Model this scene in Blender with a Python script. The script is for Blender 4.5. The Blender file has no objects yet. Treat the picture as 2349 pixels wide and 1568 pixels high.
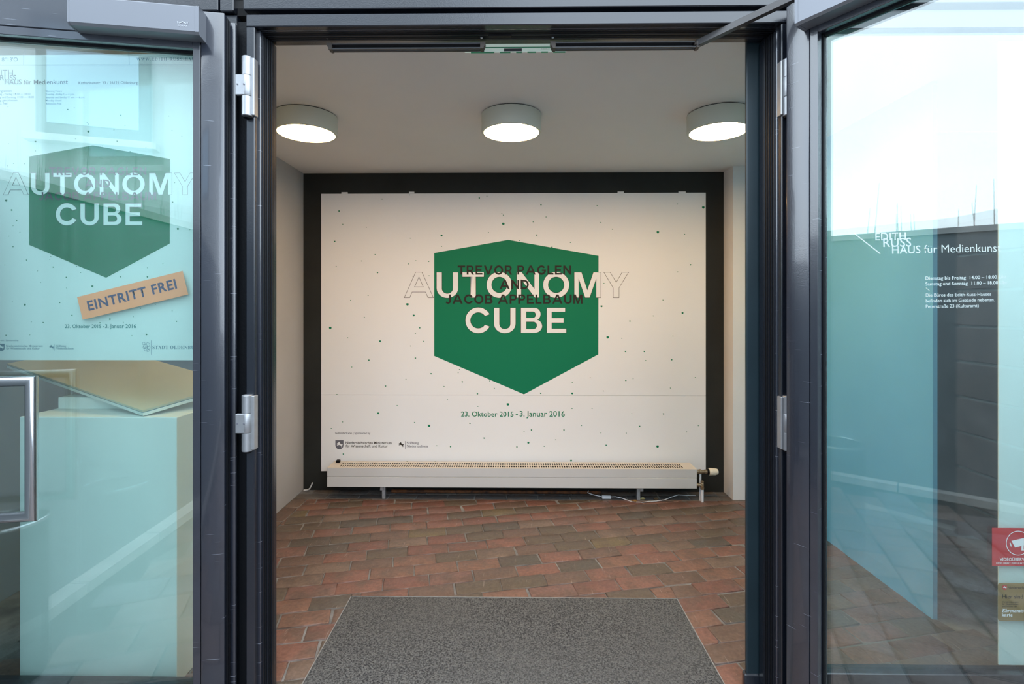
import bpy, bmesh, math, random
from mathutils import Vector, Matrix

# ------------------------------------------------------------------ camera, sky, exposure
SC = bpy.context.scene
COL = SC.collection
W_PX, H_PX = 2349, 1568
LENS, EYE, YAW = 18.0, 1.5, math.radians(0.75)
CX, CY = 1163.0, 700.0
F_PX = LENS / 36.0 * W_PX
cam_d = bpy.data.cameras.new('camera')
cam = bpy.data.objects.new('camera', cam_d)
COL.objects.link(cam)
cam.location = (0, 0, EYE)
cam.rotation_euler = (math.radians(90), 0, YAW)
cam_d.sensor_width = 36.0
cam_d.lens = LENS
cam_d.shift_x = (W_PX / 2 - CX) / W_PX
cam_d.shift_y = (CY - H_PX / 2) / W_PX
cam_d.clip_start = 0.02
SC.camera = cam

world = bpy.data.worlds.new('overcast_sky')
SC.world = world
world.use_nodes = True
wn = world.node_tree
wn.nodes.clear()
w_out = wn.nodes.new('ShaderNodeOutputWorld')
w_bg = wn.nodes.new('ShaderNodeBackground')
w_tc = wn.nodes.new('ShaderNodeTexCoord')
w_noise = wn.nodes.new('ShaderNodeTexNoise')
w_noise.inputs['Scale'].default_value = 2.2
w_noise.inputs['Detail'].default_value = 5
w_ramp = wn.nodes.new('ShaderNodeValToRGB')
w_ramp.color_ramp.elements[0].position = 0.35
w_ramp.color_ramp.elements[0].color = (0.64, 0.80, 1.0, 1)
w_ramp.color_ramp.elements[1].position = 0.62
w_ramp.color_ramp.elements[1].color = (0.82, 0.92, 1.0, 1)
wn.links.new(w_tc.outputs['Generated'], w_noise.inputs['Vector'])
wn.links.new(w_noise.outputs['Fac'], w_ramp.inputs['Fac'])
wn.links.new(w_ramp.outputs['Color'], w_bg.inputs['Color'])
w_bg.inputs['Strength'].default_value = 4.7
wn.links.new(w_bg.outputs['Background'], w_out.inputs['Surface'])

vs = SC.view_settings
vs.view_transform = 'Standard'
vs.look = 'None'
vs.gamma = 1.0
vs.exposure = 0.0
vs.use_curve_mapping = False
SC.cycles.transparent_max_bounces = 24

LAMP_STRENGTH = 60.0

# ------------------------------------------------------------------ helpers
FW = Vector((-math.sin(YAW), math.cos(YAW), 0))
RT = Vector((math.cos(YAW), math.sin(YAW), 0))


def at(px, py, Y):
    """world point on the plane Y that the photograph shows at this pixel"""
    d = FW + RT * ((px - CX) / F_PX) + Vector((0, 0, 1)) * ((CY - py) / F_PX)
    d = d * (Y / d.y)
    return Vector((d.x, d.y, EYE + d.z))


def X(px, Y):
    return at(px, CY, Y).x


def Z(py, Y, px=1180):
    return at(px, py, Y).z


def on_floor(px, py, z=0.0):
    d = FW + RT * ((px - CX) / F_PX) + Vector((0, 0, 1)) * ((CY - py) / F_PX)
    d = d * ((z - EYE) / d.z)
    return Vector((d.x, d.y, z))


MATS = {}


def mat(name, color, rough=0.5, metal=0.0, spec=0.5, noise=None, bump=None, emit=None, coat=0.0, var=None):
    """procedural principled material; noise=(scale, amount) tints the colour, bump=(scale, strength)"""
    m = bpy.data.materials.new(name)
    m.use_nodes = True
    nt = m.node_tree
    b = nt.nodes['Principled BSDF']
    b.inputs['Base Color'].default_value = (*color, 1)
    b.inputs['Roughness'].default_value = rough
    b.inputs['Metallic'].default_value = metal
    b.inputs['Specular IOR Level'].default_value = spec
    if coat:
        b.inputs['Coat Weight'].default_value = coat
        b.inputs['Coat Roughness'].default_value = 0.08
    if noise or bump:
        tc = nt.nodes.new('ShaderNodeTexCoord')
    if noise:
        n = nt.nodes.new('ShaderNodeTexNoise')
        n.inputs['Scale'].default_value = noise[0]
        n.inputs['Detail'].default_value = 6
        nt.links.new(tc.outputs['Object'], n.inputs['Vector'])
        r = nt.nodes.new('ShaderNodeValToRGB')
        a = noise[1]
        r.color_ramp.elements[0].position = 0.3
        r.color_ramp.elements[1].position = 0.7
        r.color_ramp.elements[0].color = (*[c * (1 - a) for c in color], 1)
        hi = var if var else [min(1, c * (1 + a)) for c in color]
        r.color_ramp.elements[1].color = (*hi, 1)
        nt.links.new(n.outputs['Fac'], r.inputs['Fac'])
        nt.links.new(r.outputs['Color'], b.inputs['Base Color'])
    if bump:
        n2 = nt.nodes.new('ShaderNodeTexNoise')
        n2.inputs['Scale'].default_value = bump[0]
        n2.inputs['Detail'].default_value = 4
        nt.links.new(tc.outputs['Object'], n2.inputs['Vector'])
        bp = nt.nodes.new('ShaderNodeBump')
        bp.inputs['Strength'].default_value = bump[1]
        bp.inputs['Distance'].default_value = 0.01
        nt.links.new(n2.outputs['Fac'], bp.inputs['Height'])
        nt.links.new(bp.outputs['Normal'], b.inputs['Normal'])
    if emit:
        b.inputs['Emission Color'].default_value = (*emit[0], 1)
        b.inputs['Emission Strength'].default_value = emit[1]
    MATS[name] = m
    return m


def glass_mat(name, tint, ior):
    m = bpy.data.materials.new(name)
    m.use_nodes = True
    nt = m.node_tree
    nt.nodes.clear()
    out = nt.nodes.new('ShaderNodeOutputMaterial')
    mix = nt.nodes.new('ShaderNodeMixShader')
    tr = nt.nodes.new('ShaderNodeBsdfTransparent')
    gl = nt.nodes.new('ShaderNodeBsdfGlossy')
    fr = nt.nodes.new('ShaderNodeFresnel')
    geo = nt.nodes.new('ShaderNodeNewGeometry')
    mx = nt.nodes.new('ShaderNodeMix')
    mx.data_type = 'FLOAT'
    mx.inputs[2].default_value = ior
    mx.inputs[3].default_value = 1.0 / ior
    nt.links.new(geo.outputs['Backfacing'], mx.inputs[0])
    nt.links.new(mx.outputs[0], fr.inputs['IOR'])
    tr.inputs['Color'].default_value = (*tint, 1)
    gl.inputs['Color'].default_value = (0.95, 1.0, 1.0, 1)
    gl.inputs['Roughness'].default_value = 0.0
    nt.links.new(fr.outputs['Fac'], mix.inputs['Fac'])
    nt.links.new(tr.outputs['BSDF'], mix.inputs[1])
    nt.links.new(gl.outputs['BSDF'], mix.inputs[2])
    nt.links.new(mix.outputs['Shader'], out.inputs['Surface'])
    MATS[name] = m
    return m


FRAME = mat('dark_frame_paint', (0.007, 0.010, 0.017), 0.26, 0.0, 0.95, noise=(6, 0.15), bump=(260, 0.06))
LEAFP = mat('door_leaf_paint', (0.017, 0.021, 0.033), 0.26, 0.0, 1.0, noise=(5, 0.12), bump=(260, 0.06), coat=0.9)


def add_scratches(m, col, thr):
    nt = m.node_tree
    b = nt.nodes['Principled BSDF']
    src = b.inputs['Base Color'].links[0].from_socket
    tc = nt.nodes.new('ShaderNodeTexCoord')
    mp = nt.nodes.new('ShaderNodeMapping')
    mp.inputs['Rotation'].default_value = (0, 0.45, 0)
    mp.inputs['Scale'].default_value = (9, 9, 260)
    nt.links.new(tc.outputs['Object'], mp.inputs['Vector'])
    n = nt.nodes.new('ShaderNodeTexNoise')
    n.inputs['Scale'].default_value = 1.0
    n.inputs['Detail'].default_value = 1
    nt.links.new(mp.outputs['Vector'], n.inputs['Vector'])
    r = nt.nodes.new('ShaderNodeValToRGB')
    r.color_ramp.elements[0].position = thr
    r.color_ramp.elements[1].position = thr + 0.03
    r.color_ramp.elements[0].color = (0, 0, 0, 1)
    r.color_ramp.elements[1].color = (0.6, 0.6, 0.6, 1)
    nt.links.new(n.outputs['Fac'], r.inputs['Fac'])
    mx = nt.nodes.new('ShaderNodeMix')
    mx.data_type = 'RGBA'
    mx.inputs[7].default_value = (*col, 1)
    nt.links.new(r.outputs['Color'], mx.inputs[0])
    nt.links.new(src, mx.inputs[6])
    nt.links.new(mx.outputs[2], b.inputs['Base Color'])


add_scratches(LEAFP, (0.30, 0.32, 0.37), 0.725)
TEAL = mat('teal_grey_paint', (0.014, 0.028, 0.036), 0.35, 0.0, 0.5, noise=(4, 0.15))
CHANM = mat('dark_channel', (0.05, 0.052, 0.058), 0.45, 0.3)
SEALF = mat('seal_profile', (0.006, 0.008, 0.013), 0.35, 0.0, 0.35)
RUBBER = mat('black_rubber', (0.004, 0.005, 0.007), 0.5, spec=0.2, bump=(90, 0.1))
STEEL = mat('brushed_steel', (0.62, 0.64, 0.66), 0.22, 1.0)
SILVER = mat('silver_hinge', (0.42, 0.43, 0.45), 0.42, 0.75, noise=(40, 0.06))
ALU = mat('grey_aluminium', (0.21, 0.22, 0.245), 0.42, 0.5)
BRONZE = mat('dark_bronze', (0.055, 0.045, 0.038), 0.4, 0.5)
GLASS = glass_mat('door_glass', (0.932, 0.989, 0.980), 2.0)
GLASSF = glass_mat('window_glass', (0.932, 0.989, 0.980), 1.65)
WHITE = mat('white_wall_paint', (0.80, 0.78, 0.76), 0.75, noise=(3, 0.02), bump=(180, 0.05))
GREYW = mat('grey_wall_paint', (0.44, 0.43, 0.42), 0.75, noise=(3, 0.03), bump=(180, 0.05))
DAYLITW = mat('daylit_blue_white_wall', (0.20, 0.60, 0.98), 0.75, noise=(3, 0.03))  # white wall; the blue of the daylight is put into its colour
CEIL = mat('ceiling_paint', (0.76, 0.74, 0.72), 0.8, noise=(2, 0.02), bump=(220, 0.03))
BLACKW = mat('black_wall_paint', (0.010, 0.012, 0.011), 0.75, noise=(4, 0.3), bump=(150, 0.04))
PAPER = mat('mural_paper', (0.84, 0.845, 0.86), 0.6, noise=(1.5, 0.015))
POSTER = mat('poster_paper', (0.90, 0.92, 0.91), 0.7)
GREEN = mat('print_green', (0.004, 0.19, 0.092), 0.6, spec=0.2)
INK = mat('print_dark_brown', (0.026, 0.022, 0.017), 0.6, spec=0.2)
INKG = mat('print_grey', (0.13, 0.13, 0.16), 0.55)
INKB = mat('print_steel_blue', (0.13, 0.25, 0.33), 0.55)
ORANGE = mat('sticker_orange', (0.82, 0.36, 0.17), 0.6)
NAVY = mat('sticker_navy', (0.045, 0.065, 0.14), 0.6)
VINYL = mat('white_vinyl', (0.86, 0.88, 0.88), 0.6)
RED = mat('sticker_red', (0.55, 0.03, 0.035), 0.5)
GOLD = mat('sticker_gold', (0.30, 0.21, 0.075), 0.45, 0.2)
RADI = mat('radiator_enamel', (0.60, 0.59, 0.58), 0.4, noise=(3, 0.03))
RADT = mat('radiator_top_enamel', (0.66, 0.60, 0.52), 0.5)
DARK = mat('dark_cavity', (0.01, 0.01, 0.01), 0.9)
GALV = mat('galvanised_steel', (0.42, 0.44, 0.46), 0.45, 0.7, noise=(60, 0.15))
BRASS = mat('dull_brass', (0.34, 0.25, 0.16), 0.42, 0.8, noise=(80, 0.3))
IVORY = mat('ivory_plastic', (0.78, 0.70, 0.56), 0.45)
WPIPE = mat('white_pipe_paint', (0.72, 0.74, 0.78), 0.4)
RUST = mat('rusty_iron', (0.07, 0.035, 0.022), 0.8, noise=(25, 0.6), var=(0.20, 0.07, 0.02))
CABLE = mat('white_cable', (0.70, 0.70, 0.72), 0.45)
MATM = None
LAMPB = mat('lamp_drum_enamel', (0.62, 0.64, 0.56), 0.45)
LAMPR = mat('lamp_rim', (0.55, 0.50, 0.40), 0.4)
DIFF = mat('lamp_diffuser', (0.9, 0.8, 0.6), 0.5, emit=((1.0, 0.60, 0.235), LAMP_STRENGTH))
DIFFS = [mat('lamp_diffuser_%s' % n_, (0.9, 0.8, 0.6), 0.5, emit=((1.0, 0.60, 0.235), LAMP_STRENGTH * k_)) for n_, k_ in (('dimmer', 0.75), ('even', 1.0), ('brighter', 1.35))]
PLINTH = mat('plinth_white', (0.88, 0.90, 0.89), 0.6, noise=(2, 0.03))
WOODY = mat('pale_yellow_board', (0.68, 0.60, 0.44), 0.35, noise=(2.5, 0.08), coat=0.4)
CONC = mat('courtyard_concrete', (0.19, 0.21, 0.225), 0.85, noise=(1.8, 0.22), bump=(40, 0.25))
BLOCK = mat('courtyard_block', (0.46, 0.36, 0.34), 0.85, noise=(6, 0.25), bump=(70, 0.3))
JOINT = mat('pale_joint', (0.75, 0.77, 0.76), 0.9)
KERB = mat('kerb_stone', (0.50, 0.49, 0.47), 0.85, noise=(8, 0.2), bump=(60, 0.3))
RENDERW = mat('white_render', (0.50, 0.51, 0.51), 0.85, noise=(1.2, 0.04))
ROOFT = mat('roof_slate', (0.12, 0.12, 0.13), 0.8)
BINM = mat('bin_dark_metal', (0.035, 0.05, 0.055), 0.4, 0.3)
TWIG = mat('twig_bark', (0.10, 0.075, 0.055), 0.85)
BED = mat('sand_bed', (0.18, 0.175, 0.17), 0.95, noise=(9, 0.5), bump=(120, 0.4))
SIGNP = mat('acrylic_sign', (0.72, 0.84, 0.80), 0.2, emit=((0.70, 0.90, 0.82), 0.3))
SIGNG = mat('sign_green', (0.03, 0.42, 0.22), 0.35)
PANE = mat('house_window_pane', (0.35, 0.50, 0.62), 0.08)


def brick_mat(name, stops, nscale, rough, bumpk, scratch=True):
    m = bpy.data.materials.new(name)
    m.use_nodes = True
    nt = m.node_tree
    b = nt.nodes['Principled BSDF']
    oi = nt.nodes.new('ShaderNodeObjectInfo')
    rp = nt.nodes.new('ShaderNodeValToRGB')
    rp.color_ramp.interpolation = 'CONSTANT'
    e = rp.color_ramp.elements
    for i, (p, c) in enumerate(stops):
        el = e[i] if i < 2 else e.new(p)
        el.position = p
        el.color = (*c, 1)
    nt.links.new(oi.outputs['Random'], rp.inputs['Fac'])
    tc = nt.nodes.new('ShaderNodeTexCoord')
    vadd = nt.nodes.new('ShaderNodeVectorMath')
    vadd.operation = 'ADD'
    vm = nt.nodes.new('ShaderNodeVectorMath')
    vm.operation = 'SCALE'
    vm.inputs[0].default_value = (13.7, 5.1, 9.3)
    nt.links.new(oi.outputs['Random'], vm.inputs['Scale'])
    nt.links.new(tc.outputs['Object'], vadd.inputs[0])
    nt.links.new(vm.outputs['Vector'], vadd.inputs[1])
    n1 = nt.nodes.new('ShaderNodeTexNoise')
    n1.inputs['Scale'].default_value = nscale
    n1.inputs['Detail'].default_value = 3
    nt.links.new(vadd.outputs['Vector'], n1.inputs['Vector'])
    r1 = nt.nodes.new('ShaderNodeValToRGB')
    r1.color_ramp.elements[0].position = 0.42
    r1.color_ramp.elements[1].position = 0.68
    r1.color_ramp.elements[0].color = (0, 0, 0, 1)
    r1.color_ramp.elements[1].color = (0.7, 0.7, 0.7, 1)
    nt.links.new(n1.outputs['Fac'], r1.inputs['Fac'])
    mx = nt.nodes.new('ShaderNodeMix')
    mx.data_type = 'RGBA'
    mx.inputs[7].default_value = (0.115, 0.080, 0.062, 1)
    nt.links.new(r1.outputs['Color'], mx.inputs[0])
    nt.links.new(rp.outputs['Color'], mx.inputs[6])
    n2 = nt.nodes.new('ShaderNodeTexNoise')
    n2.inputs['Scale'].default_value = 60
    n2.inputs['Detail'].default_value = 8
    nt.links.new(vadd.outputs['Vector'], n2.inputs['Vector'])
    r2 = nt.nodes.new('ShaderNodeValToRGB')
    r2.color_ramp.elements[0].position = 0.25
    r2.color_ramp.elements[1].position = 0.75
    r2.color_ramp.elements[0].color = (0.72, 0.72, 0.72, 1)
    r2.color_ramp.elements[1].color = (1.22, 1.22, 1.22, 1)
    nt.links.new(n2.outputs['Fac'], r2.inputs['Fac'])
    mul = nt.nodes.new('ShaderNodeMix')
    mul.data_type = 'RGBA'
    mul.blend_type = 'MULTIPLY'
    mul.inputs[0].default_value = 1.0
    nt.links.new(mx.outputs[2], mul.inputs[6])
    nt.links.new(r2.outputs['Color'], mul.inputs[7])
    col = mul.outputs[2]
    if scratch:
        # pale dusty scuffs and scratches running across the room
        mp = nt.nodes.new('ShaderNodeMapping')
        mp.inputs['Scale'].default_value = (110, 7, 1)
        mp.inputs['Rotation'].default_value = (0, 0, 0.2)
        nt.links.new(vadd.outputs['Vector'], mp.inputs['Vector'])
        n3 = nt.nodes.new('ShaderNodeTexNoise')
        n3.inputs['Scale'].default_value = 1.0
        n3.inputs['Detail'].default_value = 2
        nt.links.new(mp.outputs['Vector'], n3.inputs['Vector'])
        r3 = nt.nodes.new('ShaderNodeValToRGB')
        r3.color_ramp.elements[0].position = 0.70
        r3.color_ramp.elements[1].position = 0.76
        r3.color_ramp.elements[0].color = (0, 0, 0, 1)
        r3.color_ramp.elements[1].color = (0.5, 0.5, 0.5, 1)
        nt.links.new(n3.outputs['Fac'], r3.inputs['Fac'])
        n4 = nt.nodes.new('ShaderNodeTexNoise')
        n4.inputs['Scale'].default_value = 170
        n4.inputs['Detail'].default_value = 1
        nt.links.new(vadd.outputs['Vector'], n4.inputs['Vector'])
        r4 = nt.nodes.new('ShaderNodeValToRGB')
        r4.color_ramp.elements[0].position = 0.73
        r4.color_ramp.elements[1].position = 0.78
        r4.color_ramp.elements[0].color = (0, 0, 0, 1)
        r4.color_ramp.elements[1].color = (0.5, 0.5, 0.5, 1)
        nt.links.new(n4.outputs['Fac'], r4.inputs['Fac'])
        ad = nt.nodes.new('ShaderNodeMath')
        ad.operation = 'MAXIMUM'
        nt.links.new(r3.outputs['Color'], ad.inputs[0])
        nt.links.new(r4.outputs['Color'], ad.inputs[1])
        m2 = nt.nodes.new('ShaderNodeMix')
        m2.data_type = 'RGBA'
        m2.inputs[7].default_value = (0.42, 0.36, 0.32, 1)
        nt.links.new(ad.outputs[0], m2.inputs[0])
        nt.links.new(col, m2.inputs[6])
        col = m2.outputs[2]
    nt.links.new(col, b.inputs['Base Color'])
    b.inputs['Roughness'].default_value = rough
    bp = nt.nodes.new('ShaderNodeBump')
    bp.inputs['Strength'].default_value = bumpk
    bp.inputs['Distance'].default_value = 0.01
    nt.links.new(n2.outputs['Fac'], bp.inputs['Height'])
    nt.links.new(bp.outputs['Normal'], b.inputs['Normal'])
    MATS[name] = m
    return m


BRICK = brick_mat('floor_brick', [(0.0, (0.215, 0.104, 0.078)), (0.16, (0.150, 0.096, 0.074)), (0.30, (0.210, 0.112, 0.080)),
                                  (0.44, (0.120, 0.092, 0.068)), (0.56, (0.185, 0.088, 0.068)), (0.70, (0.100, 0.085, 0.070)),
                                  (0.78, (0.185, 0.128, 0.098)), (0.90, (0.160, 0.122, 0.070)), (0.93, (0.195, 0.105, 0.084))], 9, 0.42, 0.25)
GBRICK = brick_mat('shaded_grey_brick', [(0.0, (0.085, 0.085, 0.088)), (0.3, (0.11, 0.105, 0.10)), (0.6, (0.07, 0.072, 0.078)), (0.85, (0.13, 0.12, 0.11))], 9, 0.6, 0.25, False)  # grey brick row with the shade beneath the radiator coloured in
PAVER = brick_mat('courtyard_paver', [(0.0, (0.24, 0.19, 0.18)), (0.3, (0.19, 0.17, 0.17)), (0.55, (0.27, 0.21, 0.19)), (0.8, (0.20, 0.19, 0.20))], 5, 0.6, 0.3, False)


def mat_carpet():
    m = mat('mat_pile', (0.05, 0.05, 0.05), 0.95)
    nt = m.node_tree
    b = nt.nodes['Principled BSDF']
    tc = nt.nodes.new('ShaderNodeTexCoord')
    n = nt.nodes.new('ShaderNodeTexNoise')
    n.inputs['Scale'].default_value = 150
    n.inputs['Detail'].default_value = 3
    nt.links.new(tc.outputs['Object'], n.inputs['Vector'])
    r = nt.nodes.new('ShaderNodeValToRGB')
    r.color_ramp.elements[0].position = 0.36
    r.color_ramp.elements[1].position = 0.66
    r.color_ramp.elements[0].color = (0.016, 0.016, 0.018, 1)
    r.color_ramp.elements[1].color = (0.155, 0.155, 0.15, 1)
    nt.links.new(n.outputs['Fac'], r.inputs['Fac'])
    big = nt.nodes.new('ShaderNodeTexNoise')
    big.inputs['Scale'].default_value = 2.2
    big.inputs['Detail'].default_value = 4
    nt.links.new(tc.outputs['Object'], big.inputs['Vector'])
    r2 = nt.nodes.new('ShaderNodeValToRGB')
    r2.color_ramp.elements[0].position = 0.35
    r2.color_ramp.elements[1].position = 0.68
    r2.color_ramp.elements[0].color = (0, 0, 0, 1)
    r2.color_ramp.elements[1].color = (0.42, 0.42, 0.42, 1)
    nt.links.new(big.outputs['Fac'], r2.inputs['Fac'])
    mx = nt.nodes.new('ShaderNodeMix')
    mx.data_type = 'RGBA'
    mx.inputs[7].default_value = (0.10, 0.10, 0.096, 1)
    nt.links.new(r2.outputs['Color'], mx.inputs[0])
    nt.links.new(r.outputs['Color'], mx.inputs[6])
    nt.links.new(mx.outputs[2], b.inputs['Base Color'])
    bp = nt.nodes.new('ShaderNodeBump')
    bp.inputs['Strength'].default_value = 0.8
    bp.inputs['Distance'].default_value = 0.006
    nt.links.new(n.outputs['Fac'], bp.inputs['Height'])
    nt.links.new(bp.outputs['Normal'], b.inputs['Normal'])
    return m


MATM = mat_carpet()

# ---- mesh helpers (all take a bmesh)


def box(bm, x0, x1, y0, y1, z0, z1, bev=0.0, seg=1):
    if x0 > x1: x0, x1 = x1, x0
    if y0 > y1: y0, y1 = y1, y0
    if z0 > z1: z0, z1 = z1, z0
    vs_ = [bm.verts.new(p) for p in ((x0, y0, z0), (x1, y0, z0), (x1, y1, z0), (x0, y1, z0), (x0, y0, z1), (x1, y0, z1), (x1, y1, z1), (x0, y1, z1))]
    fs = [bm.faces.new([vs_[i] for i in f]) for f in ((3, 2, 1, 0), (4, 5, 6, 7), (0, 1, 5, 4), (1, 2, 6, 5), (2, 3, 7, 6), (3, 0, 4, 7))]
    if bev > 0:
        es = list({e for f in fs for e in f.edges})
        bmesh.ops.bevel(bm, geom=es, offset=bev, segments=seg, affect='EDGES', profile=0.6)
    return bm


def prism(bm, pts, axis, a, b):
    """extrude a 2d polygon; axis 'z': pts are (x,y); axis 'y': pts are (x,z); axis 'x': pts are (y,z)"""
    def mk(p, t):
        return {'z': (p[0], p[1], t), 'y': (p[0], t, p[1]), 'x': (t, p[0], p[1])}[axis]
    lo = [bm.verts.new(mk(p, a)) for p in pts]
    hi = [bm.verts.new(mk(p, b)) for p in pts]
    n = len(pts)
    fs = [bm.faces.new(lo[::-1]), bm.faces.new(hi)]
    for i in range(n):
        fs.append(bm.faces.new((lo[i], lo[(i + 1) % n], hi[(i + 1) % n], hi[i])))
    bmesh.ops.recalc_face_normals(bm, faces=fs)
    return bm


def lathe(bm, prof, center, axis='z', seg=32, a0=0.0):
    """prof: list of (radius, along)"""
    rings = []
    c = Vector(center)
    for r, t in prof:
        ring = []
        for i in range(seg):
            a = a0 + 2 * math.pi * i / seg
            u, v = r * math.cos(a), r * math.sin(a)
            p = {'z': Vector((u, v, t)), 'x': Vector((t, u, v)), 'y': Vector((u, t, v))}[axis]
            ring.append(bm.verts.new(c + p))
        rings.append(ring)
    fs = []
    for k in range(len(rings) - 1):
        for i in range(seg):
            j = (i + 1) % seg
            fs.append(bm.faces.new((rings[k][i], rings[k][j], rings[k + 1][j], rings[k + 1][i])))
    fs.append(bm.faces.new(rings[0][::-1]))
    fs.append(bm.faces.new(rings[-1]))
    bmesh.ops.recalc_face_normals(bm, faces=fs)
    return bm


def tube(bm, pts, r, seg=10, radii=None):
    """round tube along a polyline with true mitres"""
    pts = [Vector(p) for p in pts]
    n = len(pts)
    D = [(pts[i + 1] - pts[i]).normalized() for i in range(n - 1)]
    up = Vector((0, 0, 1)) if abs(D[0].z) < 0.9 else Vector((1, 0, 0))
    up = (up - D[0] * up.dot(D[0])).normalized()
    rings = []
    for i, p in enumerate(pts):
        k = max(0, i - 1)
        if 2 <= i: up = D[i - 2].rotation_difference(D[i - 1]) @ up
        d = D[k]
        sd = d.cross(up)
        b = d if i in (0, n - 1) else (D[i - 1] + D[i]).normalized()
        rr = radii[i] if radii else r
        ring = []
        for q in range(seg):
            o = (sd * math.cos(2 * math.pi * q / seg) + up * math.sin(2 * math.pi * q / seg)) * rr
            o = o - d * (o.dot(b) / max(0.3, d.dot(b)))
            ring.append(bm.verts.new(p + o))
        rings.append(ring)
    fs = []
    for k in range(n - 1):
        for i in range(seg):
            j = (i + 1) % seg
            fs.append(bm.faces.new((rings[k][i], rings[k][j], rings[k + 1][j], rings[k + 1][i])))
    fs.append(bm.faces.new(rings[0][::-1]))
    fs.append(bm.faces.new(rings[-1]))
    bmesh.ops.recalc_face_normals(bm, faces=fs)
    return bm


BASE = {}


def link_mesh(name, me, m, parent=None, smooth=False):
    o = bpy.data.objects.new(name, me)
    COL.objects.link(o)
    if m and not me.materials:
        me.materials.append(m)
    if parent:
        o.parent = parent
    if smooth:
        for p in me.polygons:
            p.use_smooth = True
    return o


def part(name, bm, m, parent=None, smooth=False, local=False):
    """one mesh object from a bmesh in world space (or in the parent's space when local)"""
    if parent is not None and not local and parent in BASE:
        bmesh.ops.transform(bm, matrix=BASE[parent].inverted(), verts=bm.verts)
    me = bpy.data.meshes.new(name)
    bm.to_mesh(me)
    bm.free()
    o = link_mesh(name, me, m, parent, smooth)
    BASE[o] = BASE[parent] if parent in BASE else Matrix()
    if smooth:
        me.set_sharp_from_angle(angle=math.radians(40))
    return o


def bxo(name, m, parent, *dims, bev=0.0, local=False, seg=1):
    bm = bmesh.new()
    box(bm, *dims, bev=bev, seg=seg)
    return part(name, bm, m, parent, local=local, smooth=seg > 1)


def tag(o, label=None, cat=None, group=None, kind=None):
    if label: o['label'] = label
    if cat: o['category'] = cat
    if group: o['group'] = group
    if kind: o['kind'] = kind
    return o


def empty(name, loc, rz=0.0):
    o = bpy.data.objects.new(name, None)
    COL.objects.link(o)
    o.empty_display_size = 0.05
    o.location = loc
    o.rotation_euler = (0, 0, rz)
    BASE[o] = Matrix.Translation(Vector(loc)) @ Matrix.Rotation(rz, 4, 'Z')
    return o


# ------------------------------------------------------------------ lettering helpers
def curve_mesh(cu):
    ob = bpy.data.objects.new('tmp', cu)
    COL.objects.link(ob)
    dg = bpy.context.evaluated_depsgraph_get()
    me = bpy.data.meshes.new_from_object(ob.evaluated_get(dg))
    bpy.data.objects.remove(ob)
    return me


def serif(s, bold_italic=False):
    """bold serif letters"""
    out = ''
    up, lo = (0x1D468, 0x1D482) if bold_italic else (0x1D400, 0x1D41A)
    for c in s:
        if 'A' <= c <= 'Z': out += chr(up + ord(c) - 65)
        elif 'a' <= c <= 'z': out += chr(lo + ord(c) - 97)
        else: out += c
    return out


def lettering(name, s, px, py, wpx, Y, m, parent, bold=0.0, tilt=0.0, thick=0.0005, font=True, mirror=False, spacing=1.0, height_px=None, shear=0.0):
    """flat lettering: left end of the base line at pixel (px, py), wpx pixels wide, on the plane Y"""
    cu = bpy.data.curves.new('tmp', 'FONT')
    cu.body = s
    cu.size = 1.0
    cu.resolution_u = 3
    cu.offset = bold + (0.006 if font else 0.0)
    cu.shear = shear
    cu.space_character = spacing
    me = curve_mesh(cu)
    xs = [v.co.x for v in me.vertices]
    x0, x1 = min(xs), max(xs)
    p0, p1 = at(px, py, Y), at(px + wpx, py, Y)
    k = (p1.x - p0.x) / (x1 - x0)
    kz = k
    if height_px:
        hs = [v.co.y for v in me.vertices]
        kz = (at(px, py - height_px, Y).z - p0.z) / max(hs)
    ct, st = math.cos(tilt), math.sin(tilt)
    base = BASE[parent].inverted() if parent in BASE else Matrix()
    for v in me.vertices:
        x, z = (v.co.x - x0) * k, v.co.y * kz
        if mirror: x = (x1 - x0) * k - x
        v.co = base @ Vector((p0.x + x * ct - z * st, Y - thick, p0.z + x * st + z * ct))
    me.name = name
    o = link_mesh(name, me, m, parent)
    BASE[o] = BASE.get(parent, Matrix())
    return o


def arc(cx, cy, rx, ry, a0, a1, n=14):
    return [(cx + rx * math.cos(math.radians(a0 + (a1 - a0) * i / n)), cy + ry * math.sin(math.radians(a0 + (a1 - a0) * i / n))) for i in range(n + 1)]


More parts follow.
